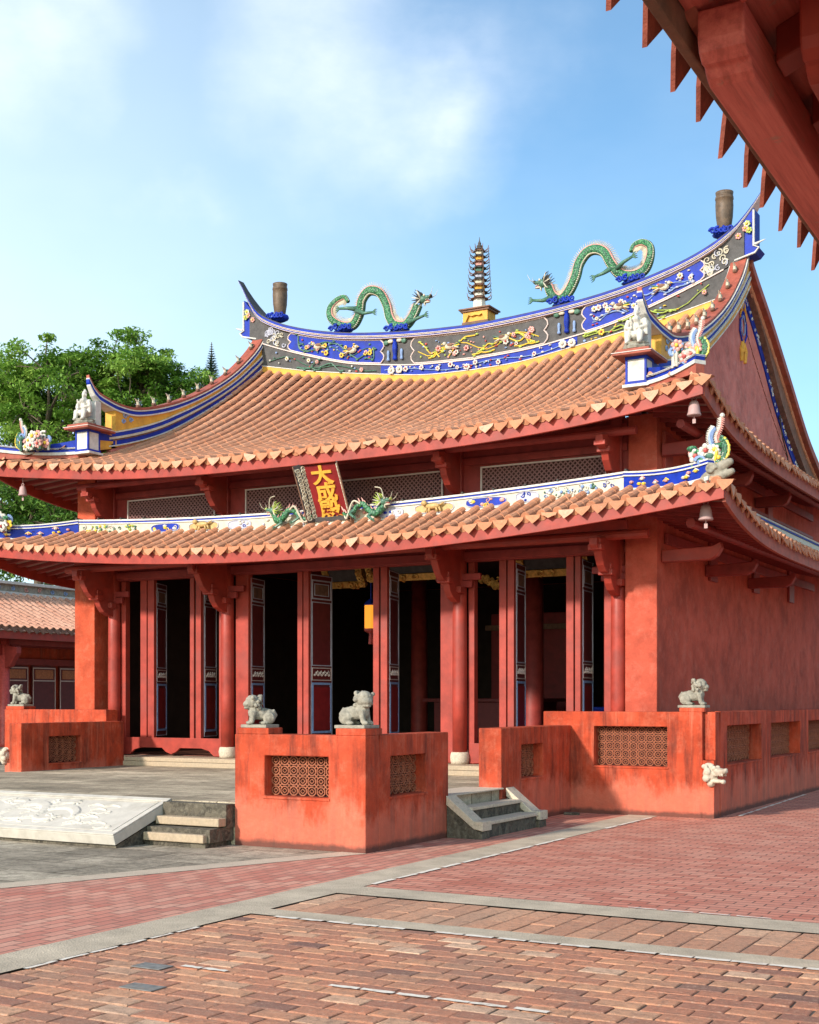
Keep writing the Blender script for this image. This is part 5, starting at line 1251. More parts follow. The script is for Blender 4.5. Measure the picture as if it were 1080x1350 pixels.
# ---- seated figures on the gable ridges
def deity(label,loc,rz,sc_=.88):
    t=thing('seated_figure',label,'statue',loc,'seated figures at the feet of the gable ridges')
    b=MB(); b.lathe([(.19,0),(.20,.03),(.17,.06),(.18,.09)],loc,10); b.ell((loc[0],loc[1],loc[2]+.05),(.2,.15,.06)); b.build('rock_seat',M['stone'],t)
    b=MB(); E=b.ell
    E((0,0,.16),(.15,.13,.09)); E((.0,0,.30),(.105,.085,.15)); E((.0,0,.40),(.13,.075,.07))                   # lap, chest, shoulders
    for s in (-1,1):
        b.tube([(0,s*.07,.18),(.13,s*.10,.17),(.15,s*.10,.04)],[.07,.06,.045],8); E((.18,s*.10,.02),(.05,.03,.025))  # thigh, shin, shoe
        b.tube([(0,s*.12,.41),(.03,s*.16,.29),(.12,s*.07,.25)],[.05,.045,.03],8); E((.135,s*.05,.25),(.028,.025,.025))  # sleeve, hand
        b.tube([(.02,s*.15,.28),(.03,s*.17,.15)],[.05,.03],6)                                                   # hanging sleeve
    b.tube([(0,0,.43),(0,0,.49)],[.04,.035],8); E((.005,0,.53),(.055,.05,.062)); E((.058,0,.528),(.014,.010,.013))  # neck, head, nose
    for s in (-1,1): E((0,s*.052,.525),(.016,.012,.024)); E((.045,s*.02,.545),(.012,.012,.006))
    E((.045,0,.485),(.02,.018,.04)); E((-.01,0,.585),(.055,.052,.03)); E((-.015,0,.62),(.03,.03,.03))             # beard, cap, topknot
    b.tube([(.12,-.05,.26),(.15,-.05,.42)],[.012,.02],6)
    Mx=Matrix.Rotation(rz,3,'Z')*sc_; b.v=[tuple(Mx@Vector(p)+Vector(loc)+Vector((0,0,.06))) for p in b.v]
    b.build('figure',M['cream'] if False else M['flower_white'],t,remesh=.011)
deity('pale seated figure at the foot of the left gable ridge against the trees',(-16.22,17.36,6.402),R(-90))
deity('pale seated figure at the foot of the right gable ridge, under the ridge tip',(-6.12,17.36,6.402),R(-90))
# ---- ceramic clusters at the hip ends
SCR=[M['flower_white'],M['pink'],M['green'],M['lemon'],M['pale_blue'],M['redc'],M['charcoal'],M['dgreen']]
def blossoms(b,c,w,d,h,n,seed):
    r=random.Random(seed)
    for i in range(n):
        p=Vector(c)+Vector((r.uniform(-w,w),r.uniform(-d,d),r.uniform(0,h)))
        k=r.random()
        if k<.45: coil(b,p,r.uniform(.05,.09),1.3,r.choice((0,0,1,4)),.022,r.choice((-1,1)),r.uniform(0,6),(.9,.3,0))
        elif k<.8: flower(b,p,r.uniform(.07,.11),r.choice((0,1,3,1)),r.choice((3,5)),6)
        else: b.ell(p,(.07,.04,.04),r.choice((2,7,2)),6,4)
        b.tube([p,(p.x+r.uniform(-.03,.03),p.y+.02,c[2]-.05)],[.02,.026],5,r.choice((0,6,7)))
def phoenix(b,c,fx,s):
    c=Vector(c)
    def at(x,y,z): return c+Vector((fx*x*s,y*s,z*s))
    def feather(P,w,m0,m1):
        C=spline([at(*p) for p in P],6); n=len(C)
        b.tube(C,[s*w*(1-.75*i/n) for i in range(n)],6,m0)
        for i in range(1,n-1):
            d=(C[i+1]-C[i-1]).normalized(); q=Vector((-d.z,0,d.x))*fx
            b.tube([C[i],C[i]+q*s*w*1.7-d*s*.02],[s*w*.5,s*w*.12],5,m1); b.tube([C[i],C[i]-q*s*w*1.5-d*s*.02],[s*w*.45,s*w*.1],5,m0)
    feather([(.0,0,.30),(-.05,0,.50),(.02,0,.68),(.05,0,.88)],.045,1,0); feather([(-.10,-.03,.28),(-.16,-.03,.45),(-.15,-.03,.60),(-.07,-.03,.70)],.045,4,0)
    b.ell(at(.06,0,.90),(.05*s,.04*s,.05*s),0,6,5)
    C=spline([at(-.12,0,.02),at(.04,0,.06),at(.13,0,.22),at(.11,0,.40),at(.03,0,.50)],5); b.tube(C,[s*(.04+.045*math.sin(PI*i/20)) for i in range(21)],8,7)
    for i in range(3,20):
        for k in range(3): b.ell(C[i]+Vector((r_ph.uniform(-.05,.05)*s,-.07*s,r_ph.uniform(-.02,.02)*s)),(.028*s,.018*s,.022*s),(2,7,2)[k],6,4)
    C=spline([at(-.02,-.06,.0),at(.17,-.06,.12),at(.20,-.06,.32),at(.11,-.06,.48)],5); b.tube(C,.022*s,6,3)
    for p in C[::2]: b.ell(p,(.03*s,.02*s,.03*s),3,5,4)
    b.tube(spline([at(-.05,-.08,.05),at(-.02,-.09,.22),at(-.06,-.08,.32)],5),[.03*s*q for q in (.6,.8,1,1.1,1.2,1.2,1.1,1,.8,.5,.2)],6,3)
r_ph=random.Random(17)
def corner(label,cx,cy,cz,fx,seed,bird,n,w,name='corner_ceramic'):
    b=MB(); blossoms(b,(cx-fx*w*.9,cy,cz),w,.08,.22,n,seed)
    if bird: phoenix(b,(cx,cy,cz-.02),fx,bird)
    o=b.build(name,SCR); tag(o,label,'roof ornament','ceramic figures on the roof corners'); return o
corner('bright ceramic bird and blossoms on the right corner of the lower roof',-4.72,16.48,4.60,1,41,.68,22,.20)
corner('green and white ceramic figure with yellow blossom on the right corner of the upper roof',-5.10,16.93,6.05,1,42,.62,20,.20)
corner('pink and white ceramic flowers on the left corner of the upper roof',-17.25,16.9,6.0,-1,43,.6,30,.34)
corner('pink and white swirled ceramic on the left corner of the lower roof',-17.35,16.45,4.55,-1,44,.45,8,.15)
b=MB(); blossoms(b,(-4.75,28.8,5.95),.1,.2,.3,8,45); phoenix(b,(-4.8,28.7,6.0),1,.6); tag(b.build('corner_ceramic',SCR),'pink ceramic tip on the rear corner of the upper roof, at the right edge','roof ornament','ceramic figures on the roof corners')
# grey gaping scroll mouths at the lower corners
def mouth(label,c,fx):
    b=MB(); c=Vector(c)
    def at(x,y,z): return c+Vector((fx*x,y,z))
    b.tube(spline([at(-.22,.06,-.16),at(-.10,0,-.02),at(.08,-.05,.10),at(.22,-.1,.14)],5),[.09,.095,.10,.10,.10,.095,.09,.085,.08,.075,.07,.065,.06,.05,.045,.03],8,0,squash=.8)
    b.tube(spline([at(-.22,.06,-.20),at(-.08,0,-.10),at(.08,-.05,-.03),at(.24,-.1,.02)],5),[.08,.085,.085,.085,.08,.08,.075,.07,.065,.06,.055,.05,.05,.045,.04,.025],8,1,squash=.9)
    coil(b,at(-.06,-.10,.06),.07,1.4,0,.025,fx,0); b.ell(at(-.18,.02,-.12),(.12,.10,.10),0)
    o=b.build('scroll_mouth',[M['stone'],M['spout']],remesh=.012); tag(o,label,'roof ornament','grey scroll mouths under the corner ceramics')
mouth('grey gaping scroll mouth below the ceramic bird at the right corner',(-4.72,16.42,4.44),1)
# ---- small dragons on the belt, either side of the plaque
def belt_dragon(label,x0,fx):
    t=thing('belt_dragon',label,'dragon',(x0,17.1,4.33),'small green dragons on the ceramic belt')
    P=spline([(x0,17.10,4.52),(x0+fx*.09,17.04,4.40),(x0+fx*.21,17.03,4.45),(x0+fx*.31,17.03,4.55),(x0+fx*.43,17.03,4.52),(x0+fx*.52,17.04,4.42),(x0+fx*.63,17.06,4.40),(x0+fx*.70,17.08,4.45)],6)
    b=MB(); b.tube(P,[.062*(1-.6*i/len(P)) for i in range(len(P))],9); b.build('body',M['green'],t,smooth=True)
    b=MB(); head(b,(x0-fx*.02,17.06,4.57),-fx,.55); b.build('head',[M['dgreen'],M['redc'],M['cream'],M['lime']],t,smooth=True)
    b=MB()
    for p in P[3::3]: b.tube([p+Vector((0,-.01,.04)),p+Vector((fx*.03,-.02,.10))],[.016,.004],5)
    b.build('spines',M['pink'],t)
    for q in (9,27):
        p=P[q]; b=MB(); b.tube([p,p+Vector((fx*.05,-.06,-.06)),p+Vector((-fx*.04,-.09,-.12))],[.04,.028,.018],6)
        for k in (-1,0,1): b.tube([p+Vector((-fx*.04,-.09,-.12)),p+Vector((-fx*.09,-.1,-.13+.03*k))],[.012,.003],4)
        b.build('leg',M['dgreen'],t)
    b=MB()
    b.tube(spline([(x0-fx*.05,17.0,4.62),(x0-fx*.02,16.98,4.75),(x0+fx*.08,16.97,4.78)],4),.008,4); b.build('whiskers',M['cream'],t); b=MB(); b.tube(spline([P[20]+Vector((0,-.04,0)),P[26]+Vector((0,-.07,.10)),P[34]+Vector((0,-.05,-.05)),P[40]],4),.016,5); b.build('belly_fin',M['cream'],t)
belt_dragon('small green ceramic dragon on the belt left of the plaque, head to the left',-11.98,1)
belt_dragon('small green ceramic dragon on the belt right of the plaque, head to the right',-10.00,-1)
# ---- bells under the roof corners
def bell(label,x,y,z,s=1.0):
    t=thing('wind_bell',label,'bell',(x,y,z),'bells hanging under the roof corners')
    b=MB(); b.lathe([(.125*s,z),(.130*s,z+.02*s),(.112*s,z+.06*s),(.098*s,z+.17*s),(.08*s,z+.24*s),(.045*s,z+.275*s),(.012*s,z+.285*s)],(x,y,0),16); b.build('bell',M['bell'],t,smooth=True)
    b=MB(); b.tube([(x+.04*s*math.cos(a),y,z+.305*s+.035*s*math.sin(a)) for a in frange(0,2*PI,12)],.012*s,6); b.tube([(x,y,z+.33*s),(x,y,z+.62*s)],.008,5); b.build('loop',M['bell'],t)
    b=MB(); b.tube([(x,y,z+.2*s),(x,y,z-.06*s)],.008,5); b.box(x-.03*s,x+.03*s,y-.004,y+.004,z-.14*s,z-.06*s); b.build('clapper',M['bell'],t)
bell('pinkish-grey bell hanging under the right corner of the upper roof',-5.17,16.9,5.32,.72)
bell('pinkish-grey bell hanging under the right corner of the lower roof',-4.93,16.62,3.90,.74)
bell('pinkish-grey bell hanging under the left corner of the upper roof, before the trees',-17.23,16.9,5.18,.62)
# ---- inside: lantern, gilded plaques, votive lights
t=thing('hanging_lantern','glowing amber lantern with a blue top hanging inside the central doorway','lantern',(-11.66,19.5,2.8))
b=MB(); b.lathe([(.12,2.82),(.125,2.84),(.125,3.20),(.12,3.22)],(-11.66,19.5,0),6); b.build('shade',M['lantern'],t)
b=MB(); b.lathe([(.13,3.221),(.14,3.235),(.08,3.29),(.03,3.33)],(-11.66,19.5,0),6); b.tube([(-11.66,19.5,3.32),(-11.66,19.5,4.2)],.012,5); b.build('cap',M['blue'],t)
b=MB(); b.lathe([(.06,2.74),(.13,2.78),(.13,2.819)],(-11.66,19.5,0),6); b.tube([(-11.66,19.5,2.75),(-11.66,19.5,2.55)],[.03,.05],6); b.build('tassel',M['redc'],t)
def inside_plaque(label,x,y,z,w,h,seed):
    t=thing('gilded_plaque',label,'plaque',(x,y,z),'gilded plaques hanging inside the hall')
    tl=R(30); u=Vector((0,-math.sin(tl),math.cos(tl))); n=Vector((0,-math.cos(tl),-math.sin(tl))); c=Vector((x,y,z))
    b=MB(); b.obox(c,(w/2,0,0),u*h/2,n*.02); b.build('board',M['charcoal'],t)
    b=MB()
    for s in (-1,1): b.obox(c+u*s*h/2,(w/2+.05,0,0),u*.06,n*.05); b.obox(c+Vector((s*w/2,0,0)),(.06,0,0),u*(h/2-.061),n*.05)
    r=random.Random(seed)
    for i in range(26):
        q=r.choice((0,1)); p=c+(u*r.choice((-1,1))*h/2+Vector((r.uniform(-w/2,w/2),0,0)) if q else Vector((r.choice((-1,1))*w/2,0,0))+u*r.uniform(-h/2,h/2))+n*.06
        coil(b,p,.06,1.2,0,.022,r.choice((-1,1)),r.uniform(0,6),(1,0,0),tuple(u))
    b.build('gilded_frame',M['gold'],t)
inside_plaque('gilded carved plaque high inside the centre doorway, behind the right posts',-10.85,19.3,3.92,1.5,.55,1)
inside_plaque('gilded carved plaque hanging high inside the left part of the centre doorway',-12.3,19.6,3.85,.7,.5,3)
inside_plaque('gold-framed dark plaque high inside the right-hand doorway',-8.25,19.4,3.86,1.1,.5,2)
b=MB(); r=random.Random(2)
for k in range(40):
    x=r.uniform(-9.6,-9.0); z=3.55+.06*math.sin(x*9)+r.uniform(-.05,.05); coil(b,(x,19.6,z),r.uniform(.03,.07),1.1,0,.016,r.choice((-1,1)),r.uniform(0,6))
tag(b.build('gilded_branch',M['gold']),'gilded carved branch inside the doorway left of the right-hand door posts','carving')
b=MB()
for k in range(5): b.ell((-14.3+.13*k,21.5,2.42+(.01 if k%2 else 0)),.013,0,6,4)
b.box(-14.35,-13.72,21.505,21.53,2.36,2.40,1); tag(b.build('votive_lights',[M['votive'],M['dark']]),'row of tiny white lights inside the dark centre doorway','lights')
b=MB(); b.tube([(-13.9,21.0,1.0),(-13.9,21.0,2.2)],.012,5)
for k in range(6): coil(b,(-13.9,20.98,1.25+.15*k),.06,1.2,0,.016,(-1,1)[k%2],k)
tag(b.build('gilded_stand',M['gold']),'thin gilded standard inside the left of the centre doorway','standard')
b=MB(); b.box(-8.3,-7.72,21.0,21.6,.631,1.42); b.box(-8.36,-7.66,20.95,21.65,1.421,1.47); tag(b.build('offering_table',M['pale_blue'] if False else M['blue'],bevel=.01),'blue draped table in the dark behind the right-hand doors','table')

# ================================================================ SIDE GALLERY ON THE LEFT
gal=thing('side_gallery','low side gallery at far left with tiled roof, white ridge and maroon doors','gallery',(-26,28,0))
GX=-24.45; GR=-27.0
def gp(y,s): # s: 0 at eave .. 1 at ridge
    return Vector((lerp(GX,GR,s),y,3.36+1.12*(.75*s+.25*s*s)))
cov,pan,dr=MB(),MB(),MB(); rows=[]
for i in range(84): rows.append(resample(lambda s:gp(17.5+i*.25,s),0,1,.3))
tile_rows(cov,pan,dr,rows,(0,1,0),r=.085,L=.3,w=.25)
o=cov.build('tiled_slope',M['tile_far'],gal); pan.build('pan_tiles',M['pan'],o); dr.build('drip_tiles',M['brown'],o)
b=MB(); b.add([(GR,17.4,4.46),(GR,38.5,4.46),(-29.6,38.5,3.3),(-29.6,17.4,3.3)],[(0,1,2,3)]); b.build('rear_slope',M['tile_far'],gal)
b=MB(); b.box(GR-.18,GR+.16,17.3,38.6,4.42,4.52); b.box(GR-.2,GR+.2,17.3,38.6,4.72,4.80); b.build('ridge_band',M['white'],gal,bevel=.01)
b=MB(); b.box(GR-.12,GR+.10,17.3,38.6,4.521,4.719); rr=b.build('ridge_core',M['stone'],gal)
b=MB(); r=random.Random(5)
for k in range(40): coil(b,(GR+.115,18+k*.5,4.62),.07,1.3,r.choice((0,1,2)),.015,r.choice((-1,1)),r.uniform(0,6),(0,1,0))
b.build('ridge_relief',[M['cream'],M['pale_blue'],M['pink']],rr)
b=MB(); b.box(GX-.05,GX-.01,17.4,38.5,3.10,3.32); b.build('fascia_board',M['wood'],gal)
b=MB(); b.box(GX-.012,GX+.02,17.4,38.5,3.30,3.345); b.build('eave_line',M['pinkline'],gal)
b=MB(); b.box(-29.5,-26.35,17.5,38.4,0,3.2); b.build('wall',M['wall'],gal)
b=MB(); b.box(-26.349,-26.25,17.5,38.4,2.52,2.70); b.box(-26.349,-26.27,17.5,38.4,3.0,3.2); b.box(-25.1,-24.98,17.5,38.4,2.98,3.12); b.box(-26.34,-26.28,17.5,38.4,.01,.5); b.build('beam',M['wood2'],gal,bevel=.01)
b=MB(); b.add([(GX-.06,17.4,3.22),(GX-.06,38.5,3.22),(-26.3,38.5,3.62),(-26.3,17.4,3.62)],[(0,1,2,3)]); b.build('soffit',M['wood2'],gal)
b=MB(); b.box(-29.6,-24.9,17.3,38.6,-.02,.40); b.build('plinth',M['granite'],gal)
for k,y in enumerate((23.9,28.3,32.7)):
    b=MB(); b.lathe([(.17,.401),(.15,.5),(.14,3.2)],(-25.02,y,0),14); b.build('column',M['redc'],gal,smooth=True)
    b=MB(); P=[(-25.0,2.35),(-24.75,2.42),(-24.6,2.62),(-24.5,2.75),(-24.5,2.9),(-25.0,2.98)]; b.prism(P,lambda x,z,d:(x,d,z),y-.08,y+.08); b.box(-25.1,-24.95,y-.5,y+.5,2.72,2.97); b.build('bracket',M['wood2'],gal,bevel=.01)
for k in range(12):
    y=21.0+k*1.02
    b=MB(); b.box(-26.30,-26.252,y,y+.86,.51,2.50); d=b.build('door_leaf',M['door'],gal)
    b=MB(); b.box(-26.251,-26.238,y+.10,y+.76,2.16,2.40); b.build('gilded_panel',M['orangepanel'],d)
    b=MB(); 
    for z0,z1 in ((2.43,2.46),(2.09,2.12)): b.box(-26.251,-26.24,y+.03,y+.83,z0,z1)
    for yy in (y+.01,y+.83): b.box(-26.251,-26.24,yy,yy+.022,.55,2.46)
    b.build('edge_line',M['pinkline'],d)

# ================================================================ EAVE OF THE PAVILION OVERHEAD
pav=thing('pavilion_eave','red timber eave with hanging terracotta tile tips overhead at upper right','eave',(0.6,3.0,0))
EX=-.935; EZ=3.245; sl_=.42
def pvp(y,s): return Vector((lerp(EX,2.2,s),y,EZ+sl_*(2.2-EX)*s))
cov,pan,dr=MB(),MB(),MB(); rows=[resample(lambda s:pvp(2.15+i*.218,s),0,1,.24) for i in range(40)]
tile_rows(cov,pan,dr,rows,(0,1,0),r=.07,L=.24,w=.218,dth=.006,dh=.182,wild=.25)
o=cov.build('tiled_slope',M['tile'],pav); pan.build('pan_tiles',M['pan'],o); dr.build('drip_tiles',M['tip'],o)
def srow(mb,x0,x1,y0,y1,d0,d1,mat=0):
    vs=[(x,y,EZ+sl_*(x-EX)-d) for x in (x0,x1) for y in (y0,y1) for d in (d0,d1)]
    mb.add(vs,[(0,1,3,2),(4,6,7,5),(0,4,5,1),(2,3,7,6),(0,2,6,4),(1,5,7,3)],mat)
b=MB(); b.box(-.957,-.930,2.0,10.8,3.118,3.225); b.build('fascia_board',M['brown'],pav,bevel=.005)
b=MB(); srow(b,-.927,2.2,2.0,10.8,.03,.06); so=b.build('soffit',M['wood_faded_lit'],pav)
b=MB()
for k in range(22): srow(b,-.79,2.2,2.05+k*.4,2.14+k*.4,.061,.15)
b.build('rafters',M['wood'],so,bevel=.004)
# eave beams with carved ends
def carved_beam(x0,x1,y0,y1,zb,zt,mat='wood',k=.5):
    b=MB(); P=[(y1,zb),(y0+.20*k,zb),(y0+.15*k,zb+.010),(y0+.11*k,zb+.03),(y0+.07*k,zb+.028),(y0+.02*k,zb+.045),(y0,zb+.07),(y0,zt),(y1,zt)]
    b.prism(P,lambda y,z,d:(d,y,z),x0,x1); return b.build('eave_beam',M[mat],pav,bevel=.006)
carved_beam(-.905,-.795,2.98,10.5,3.05,3.19,'wood_faded_lit'); carved_beam(-.70,-.42,3.10,10.5,3.06,3.30)
b=MB(); b.box(-.90,1.5,2.70,2.80,3.20,3.42); b.build('cross_arm',M['wood'],pav,bevel=.008)
b=MB(); b.box(-.79,1.5,3.9,4.0,3.10,3.3); b.build('cross_arm',M['wood'],pav,bevel=.008)
b=MB(); b.tube([(-.62,1.6,3.42),(-.62,2.69,3.42)],.085,16); b.build('round_purlin',M['redbrown'],pav,smooth=True)
for y in (1.2,6.4,10.2):
    b=MB(); b.lathe([(.17,0),(.16,3.9)],(1.5,y,0),16); b.build('column',M['wood'],pav,smooth=True)
b=MB(); b.box(1.42,1.58,.9,10.5,3.3,3.6); b.build('lintel',M['wood2'],pav)

# ================================================================ TREES
def leaves(mb,c,rad,n,size,r,flat=.7,tb=.5,tv=.5):
    for i in range(n):
        d=Vector((r.gauss(0,1),r.gauss(0,1),r.gauss(0,1))); d.normalize(); k=r.random()**.45
        p=Vector(c)+Vector((d.x*rad,d.y*rad,d.z*rad*flat))*k
        a=Vector((r.gauss(0,1),r.gauss(0,1),r.gauss(0,.6))).normalized(); q=a.cross(Vector((r.gauss(0,.5),r.gauss(0,.5),1))).normalized()
        s=size*r.uniform(.7,1.4)
        mb.add([p-a*s,p+q*s*.45,p+a*s,p-q*s*.45],[(0,1,2,3)],0,min(1,max(0,tb+r.uniform(-tv,tv)*.6+.25*d.z*k*0)))
def broad_tree(label,x,y,crowns,seed,lm,clumps,per,leaf,cs=.9,th=.28):
    """trunk forking into limbs that carry leaf clumps spread through the crown's volume"""
    r=random.Random(seed); t=thing('broadleaf_tree',label,'tree',(x,y,0),'trees behind the side gallery')
    wood=MB(); cr=MB(); zmin=min(c[2]-q[2] for c,q in crowns)
    fork=Vector((x,y,max(1.0,zmin*.8))); wood.tube([(x,y,-.1),(x+.1,y,fork.z*.5),tuple(fork)],[th,th*.8,th*.7],9,caps=False)
    tot=sum(q[0]*q[1]*q[2] for c,q in crowns)
    for c,q in crowns:
        c=Vector(c); hub=fork.lerp(c,.55)+Vector((r.uniform(-.4,.4),0,0)); hub.z=max(hub.z,c.z-q[2]*.75)
        wood.tube(spline([fork-Vector((0,0,.3)),fork.lerp(hub,.5)+Vector((r.uniform(-.3,.3),0,.2)),hub],4),[th*.62-.02*i*th for i in range(9)],7,caps=False)
        n=max(6,int(clumps*q[0]*q[1]*q[2]/tot)); subs=[]
        for k in range(7):
            a=r.uniform(0,2*PI); e=c+Vector((math.cos(a)*q[0]*.5,math.sin(a)*q[1]*.5,r.uniform(-.3,.5)*q[2])); subs.append(e)
            wood.tube(spline([hub,hub.lerp(e,.5)+Vector((r.uniform(-.2,.2),0,r.uniform(-.1,.3))),e],4),[th*.34*(1-.07*i) for i in range(9)],6,caps=False)
        for k in range(n):
            d=Vector((r.gauss(0,1),r.gauss(0,1),r.gauss(.15,1))).normalized(); m_=r.uniform(.45,1.0)
            e=c+Vector((d.x*q[0],d.y*q[1],d.z*q[2]))*m_*1.13
            s0=min(subs,key=lambda p:(p-e).length); wood.tube(spline([s0,s0.lerp(e,.5)+Vector((r.uniform(-.2,.2),0,.15)),e],3),[th*.14*(1-.1*i) for i in range(7)],5,caps=False)
            leaves(cr,e,cs*r.uniform(.55,1.2),int(per*r.uniform(.4,1.2)),leaf,r,.5,r.uniform(.05,.95),.5)
    wood.build('trunk',M['bark'],t); cr.build('crown',M[lm],t)
broad_tree('big airy broadleaf tree at the far left, its bare branches showing low in the crown',-40.9,41,[((-43.3,41.5,13.4),(2.6,2.3,2.9)),((-40.2,41,14.2),(2.4,2.2,2.4)),((-41.5,40,10.2),(2.6,1.6,1.6))],5,'leaf',330,190,.09,.66)
broad_tree('bright green broadleaf tree with the tallest crown, just left of the roof slope',-37.7,43.5,[((-38.0,43.5,14.6),(1.9,2.0,2.5)),((-37.0,43,11.6),(2.0,1.6,1.6)),((-39.7,43,14.3),(1.7,1.6,2.0))],12,'leaf',260,190,.09,.62)
broad_tree('thin-crowned broadleaf tree whose twigs end beside the roof slope',-36.6,45,[((-37.6,45,14.6),(1.9,1.8,2.1)),((-35.9,45.5,13.7),(1.6,1.4,1.9)),((-34.4,45.5,12.8),(1.3,1.2,1.6))],23,'leaf',210,150,.085,.58)
broad_tree('darker low tree filling the gap between gallery roof and hall',-31.0,34,[((-31.5,34,7.2),(2.6,1.8,2.3)),((-29.2,34.5,5.6),(2.2,1.5,1.5))],31,'leaf2',120,260,.09,.75)
broad_tree('dark green tree rising over the gallery roof at the left edge',-35.3,36,[((-35.3,36,7.8),(2.8,2.0,2.6))],37,'leaf2',150,260,.09,.8)
def conifer(label,x,y,h,seed):
    r=random.Random(seed); t=thing('conifer_tree',label,'tree',(x,y,0))
    b=MB(); b.tube([(x,y,0),(x,y,h)],[.3,.02],7); b.build('trunk',M['bark'],t)
    c=MB()
    for k in range(64):
        z=h*(.60+.40*k/64); L=(h-z)*.21+.015
        for j in range(9):
            a=2*PI*(j+.5*(k%2))/9+r.uniform(-.2,.2); d=Vector((math.cos(a),math.sin(a),.18))
            for q in range(9):
                f=(q+1)/9; p=Vector((x,y,z))+d*L*f
                for s in (-1,1):
                    w=Vector((-d.y,d.x,0))*s; e=p+(w*.16+d*.14+Vector((0,0,.05)))*(1.1-f*.5)*min(1,L/.7)
                    c.add([p,p+d*.08,e,p+w*.04],[(0,1,2,3)],0,r.random())
    c.build('crown',M['needle'],t)
conifer('small dark pointed conifer far behind, beside the left roof slope',-41.8,54,19.9,3)

# ================================================================ CAMERA, SUN, SKY
cam=bpy.data.cameras.new('camera'); co=bpy.data.objects.new('camera',cam); COL.objects.link(co); scene.camera=co
co.location=(0,0,1.6); co.rotation_euler=(R(90),0,R(29.2)); cam.sensor_fit='VERTICAL'; cam.sensor_height=36; cam.lens=36*1737/1350; cam.shift_y=247/1350; cam.clip_end=2000; cam.clip_start=.05
AZ,EL=R(19),R(25)
sd=bpy.data.lights.new('sun','SUN'); sd.energy=SUN_E; sd.angle=R(4.0); sd.color=(1,.90,.78); so=bpy.data.objects.new('sun',sd); COL.objects.link(so)
dirv=Vector((math.sin(AZ)*math.cos(EL),math.cos(AZ)*math.cos(EL),-math.sin(EL))); so.rotation_euler=dirv.to_track_quat('-Z','Y').to_euler(); so.location=(-20,-20,20)
w=bpy.data.worlds.new('World'); scene.world=w; w.use_nodes=True; nt=w.node_tree
bg=nt.nodes['Background']; sky=nt.nodes.new('ShaderNodeTexSky'); sky.sky_type='NISHITA'; sky.sun_disc=False; sky.sun_elevation=EL; sky.sun_rotation=R(180)-AZ; sky.air_density=1.0; sky.dust_density=1.3; sky.ozone_density=1.2
tc=nt.nodes.new('ShaderNodeTexCoord'); 
def vdot(c):
    n=nt.nodes.new('ShaderNodeVectorMath'); n.operation='DOT_PRODUCT'; nt.links.new(tc.outputs['Generated'],n.inputs[0]); n.inputs[1].default_value=Vector(c).normalized(); return n.outputs['Value']
def cloud_noise(sc,loc,det,st=(1,1,2.2)):
    mp=nt.nodes.new('ShaderNodeMapping'); mp.inputs['Scale'].default_value=st; mp.inputs['Location'].default_value=loc; nt.links.new(tc.outputs['Generated'],mp.inputs['Vector'])
    return noise(nt,mp.outputs['Vector'],sc,det,.58)
def px(u,v):
    a=R(29.2); l=(u-540)/1737; z=(922-v)/1737; return Vector((-math.sin(a)+l*math.cos(a),math.cos(a)+l*math.sin(a),z))
n1=cloud_noise(4.2,(3.1,.4,.2),8)
wn=nt.nodes.new('ShaderNodeTexNoise'); wn.inputs['Scale'].default_value=7; wn.inputs['Detail'].default_value=6; nt.links.new(tc.outputs['Generated'],wn.inputs['Vector'])
wv=nt.nodes.new('ShaderNodeVectorMath'); wv.operation='SUBTRACT'; nt.links.new(wn.outputs['Color'],wv.inputs[0]); wv.inputs[1].default_value=(.5,.5,.5)
ws=nt.nodes.new('ShaderNodeVectorMath'); ws.operation='SCALE'; ws.inputs['Scale'].default_value=.20; nt.links.new(wv.outputs[0],ws.inputs[0])
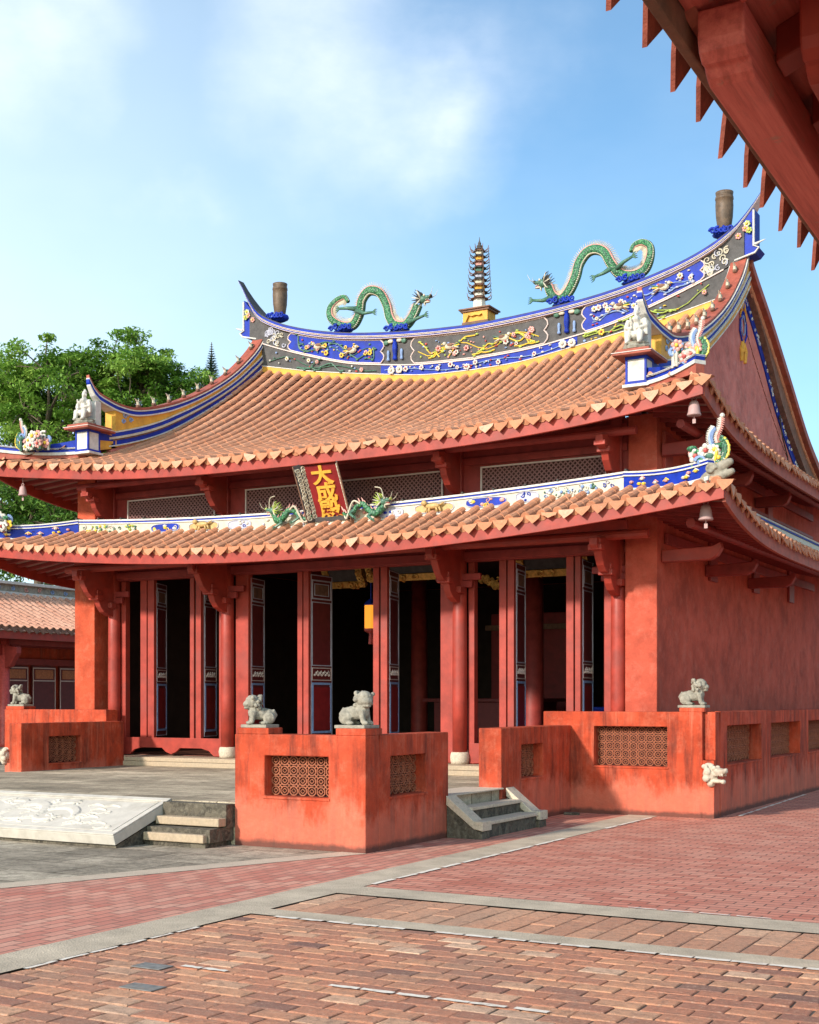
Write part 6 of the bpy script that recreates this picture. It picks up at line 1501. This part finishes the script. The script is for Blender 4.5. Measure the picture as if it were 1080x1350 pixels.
wa=nt.nodes.new('ShaderNodeVectorMath'); wa.operation='ADD'; nt.links.new(tc.outputs['Generated'],wa.inputs[0]); nt.links.new(ws.outputs[0],wa.inputs[1])
def vdist(c):
    n=nt.nodes.new('ShaderNodeVectorMath'); n.operation='DISTANCE'; nt.links.new(wa.outputs[0],n.inputs[0]); n.inputs[1].default_value=Vector(c).normalized(); return n.outputs['Value']
mask=0.0
for (u,v,rad,amp) in ((440,55,.105,.62),(570,110,.085,.70),(650,50,.08,.4),(5,10,.085,.7),(215,238,.035,.35)):
    k=math_(nt,'SUBTRACT',1.0,math_(nt,'DIVIDE',vdist(px(u,v)),rad)); k=math_(nt,'MULTIPLY',math_(nt,'MAXIMUM',k,0.0),amp); mask=k if mask==0.0 else math_(nt,'SMOOTH_MAX',mask,k,.1)
cl=math_(nt,'MULTIPLY',math_(nt,'MULTIPLY',mask,1.25),math_(nt,'MAXIMUM',math_(nt,'MULTIPLY',math_(nt,'SUBTRACT',n1,.27),2.4),0.0))
n2=cloud_noise(2.0,(1.7,.9,.3),5)
haze=math_(nt,'MULTIPLY',math_(nt,'SUBTRACT',n2,.42),.9)
haze=math_(nt,'MAXIMUM',haze,0.0)
lf=math_(nt,'MULTIPLY',math_(nt,'MAXIMUM',math_(nt,'SUBTRACT',vdot(px(-700,600)),.76),0.0),3.1)     # thin bright haze towards the sun's side
lf=math_(nt,'MINIMUM',lf,.75)
base=mix(nt,math_(nt,'MINIMUM',math_(nt,'ADD',lf,math_(nt,'MULTIPLY',haze,.5)),1.0),mix(nt,1.0,sky.outputs['Color'],SKYTINT,'MULTIPLY'),HAZE_C)
skyc=mix(nt,math_(nt,'MINIMUM',cl,.85),base,CLOUD_C)
nt.links.new(skyc,bg.inputs['Color']); bg.inputs['Strength'].default_value=SKY_S
scene.view_settings.view_transform='Standard'; scene.view_settings.look='None'; scene.view_settings.exposure=EXPO; scene.view_settings.gamma=1
scene.cycles.max_bounces=8; scene.cycles.diffuse_bounces=4; scene.cycles.use_denoising=True
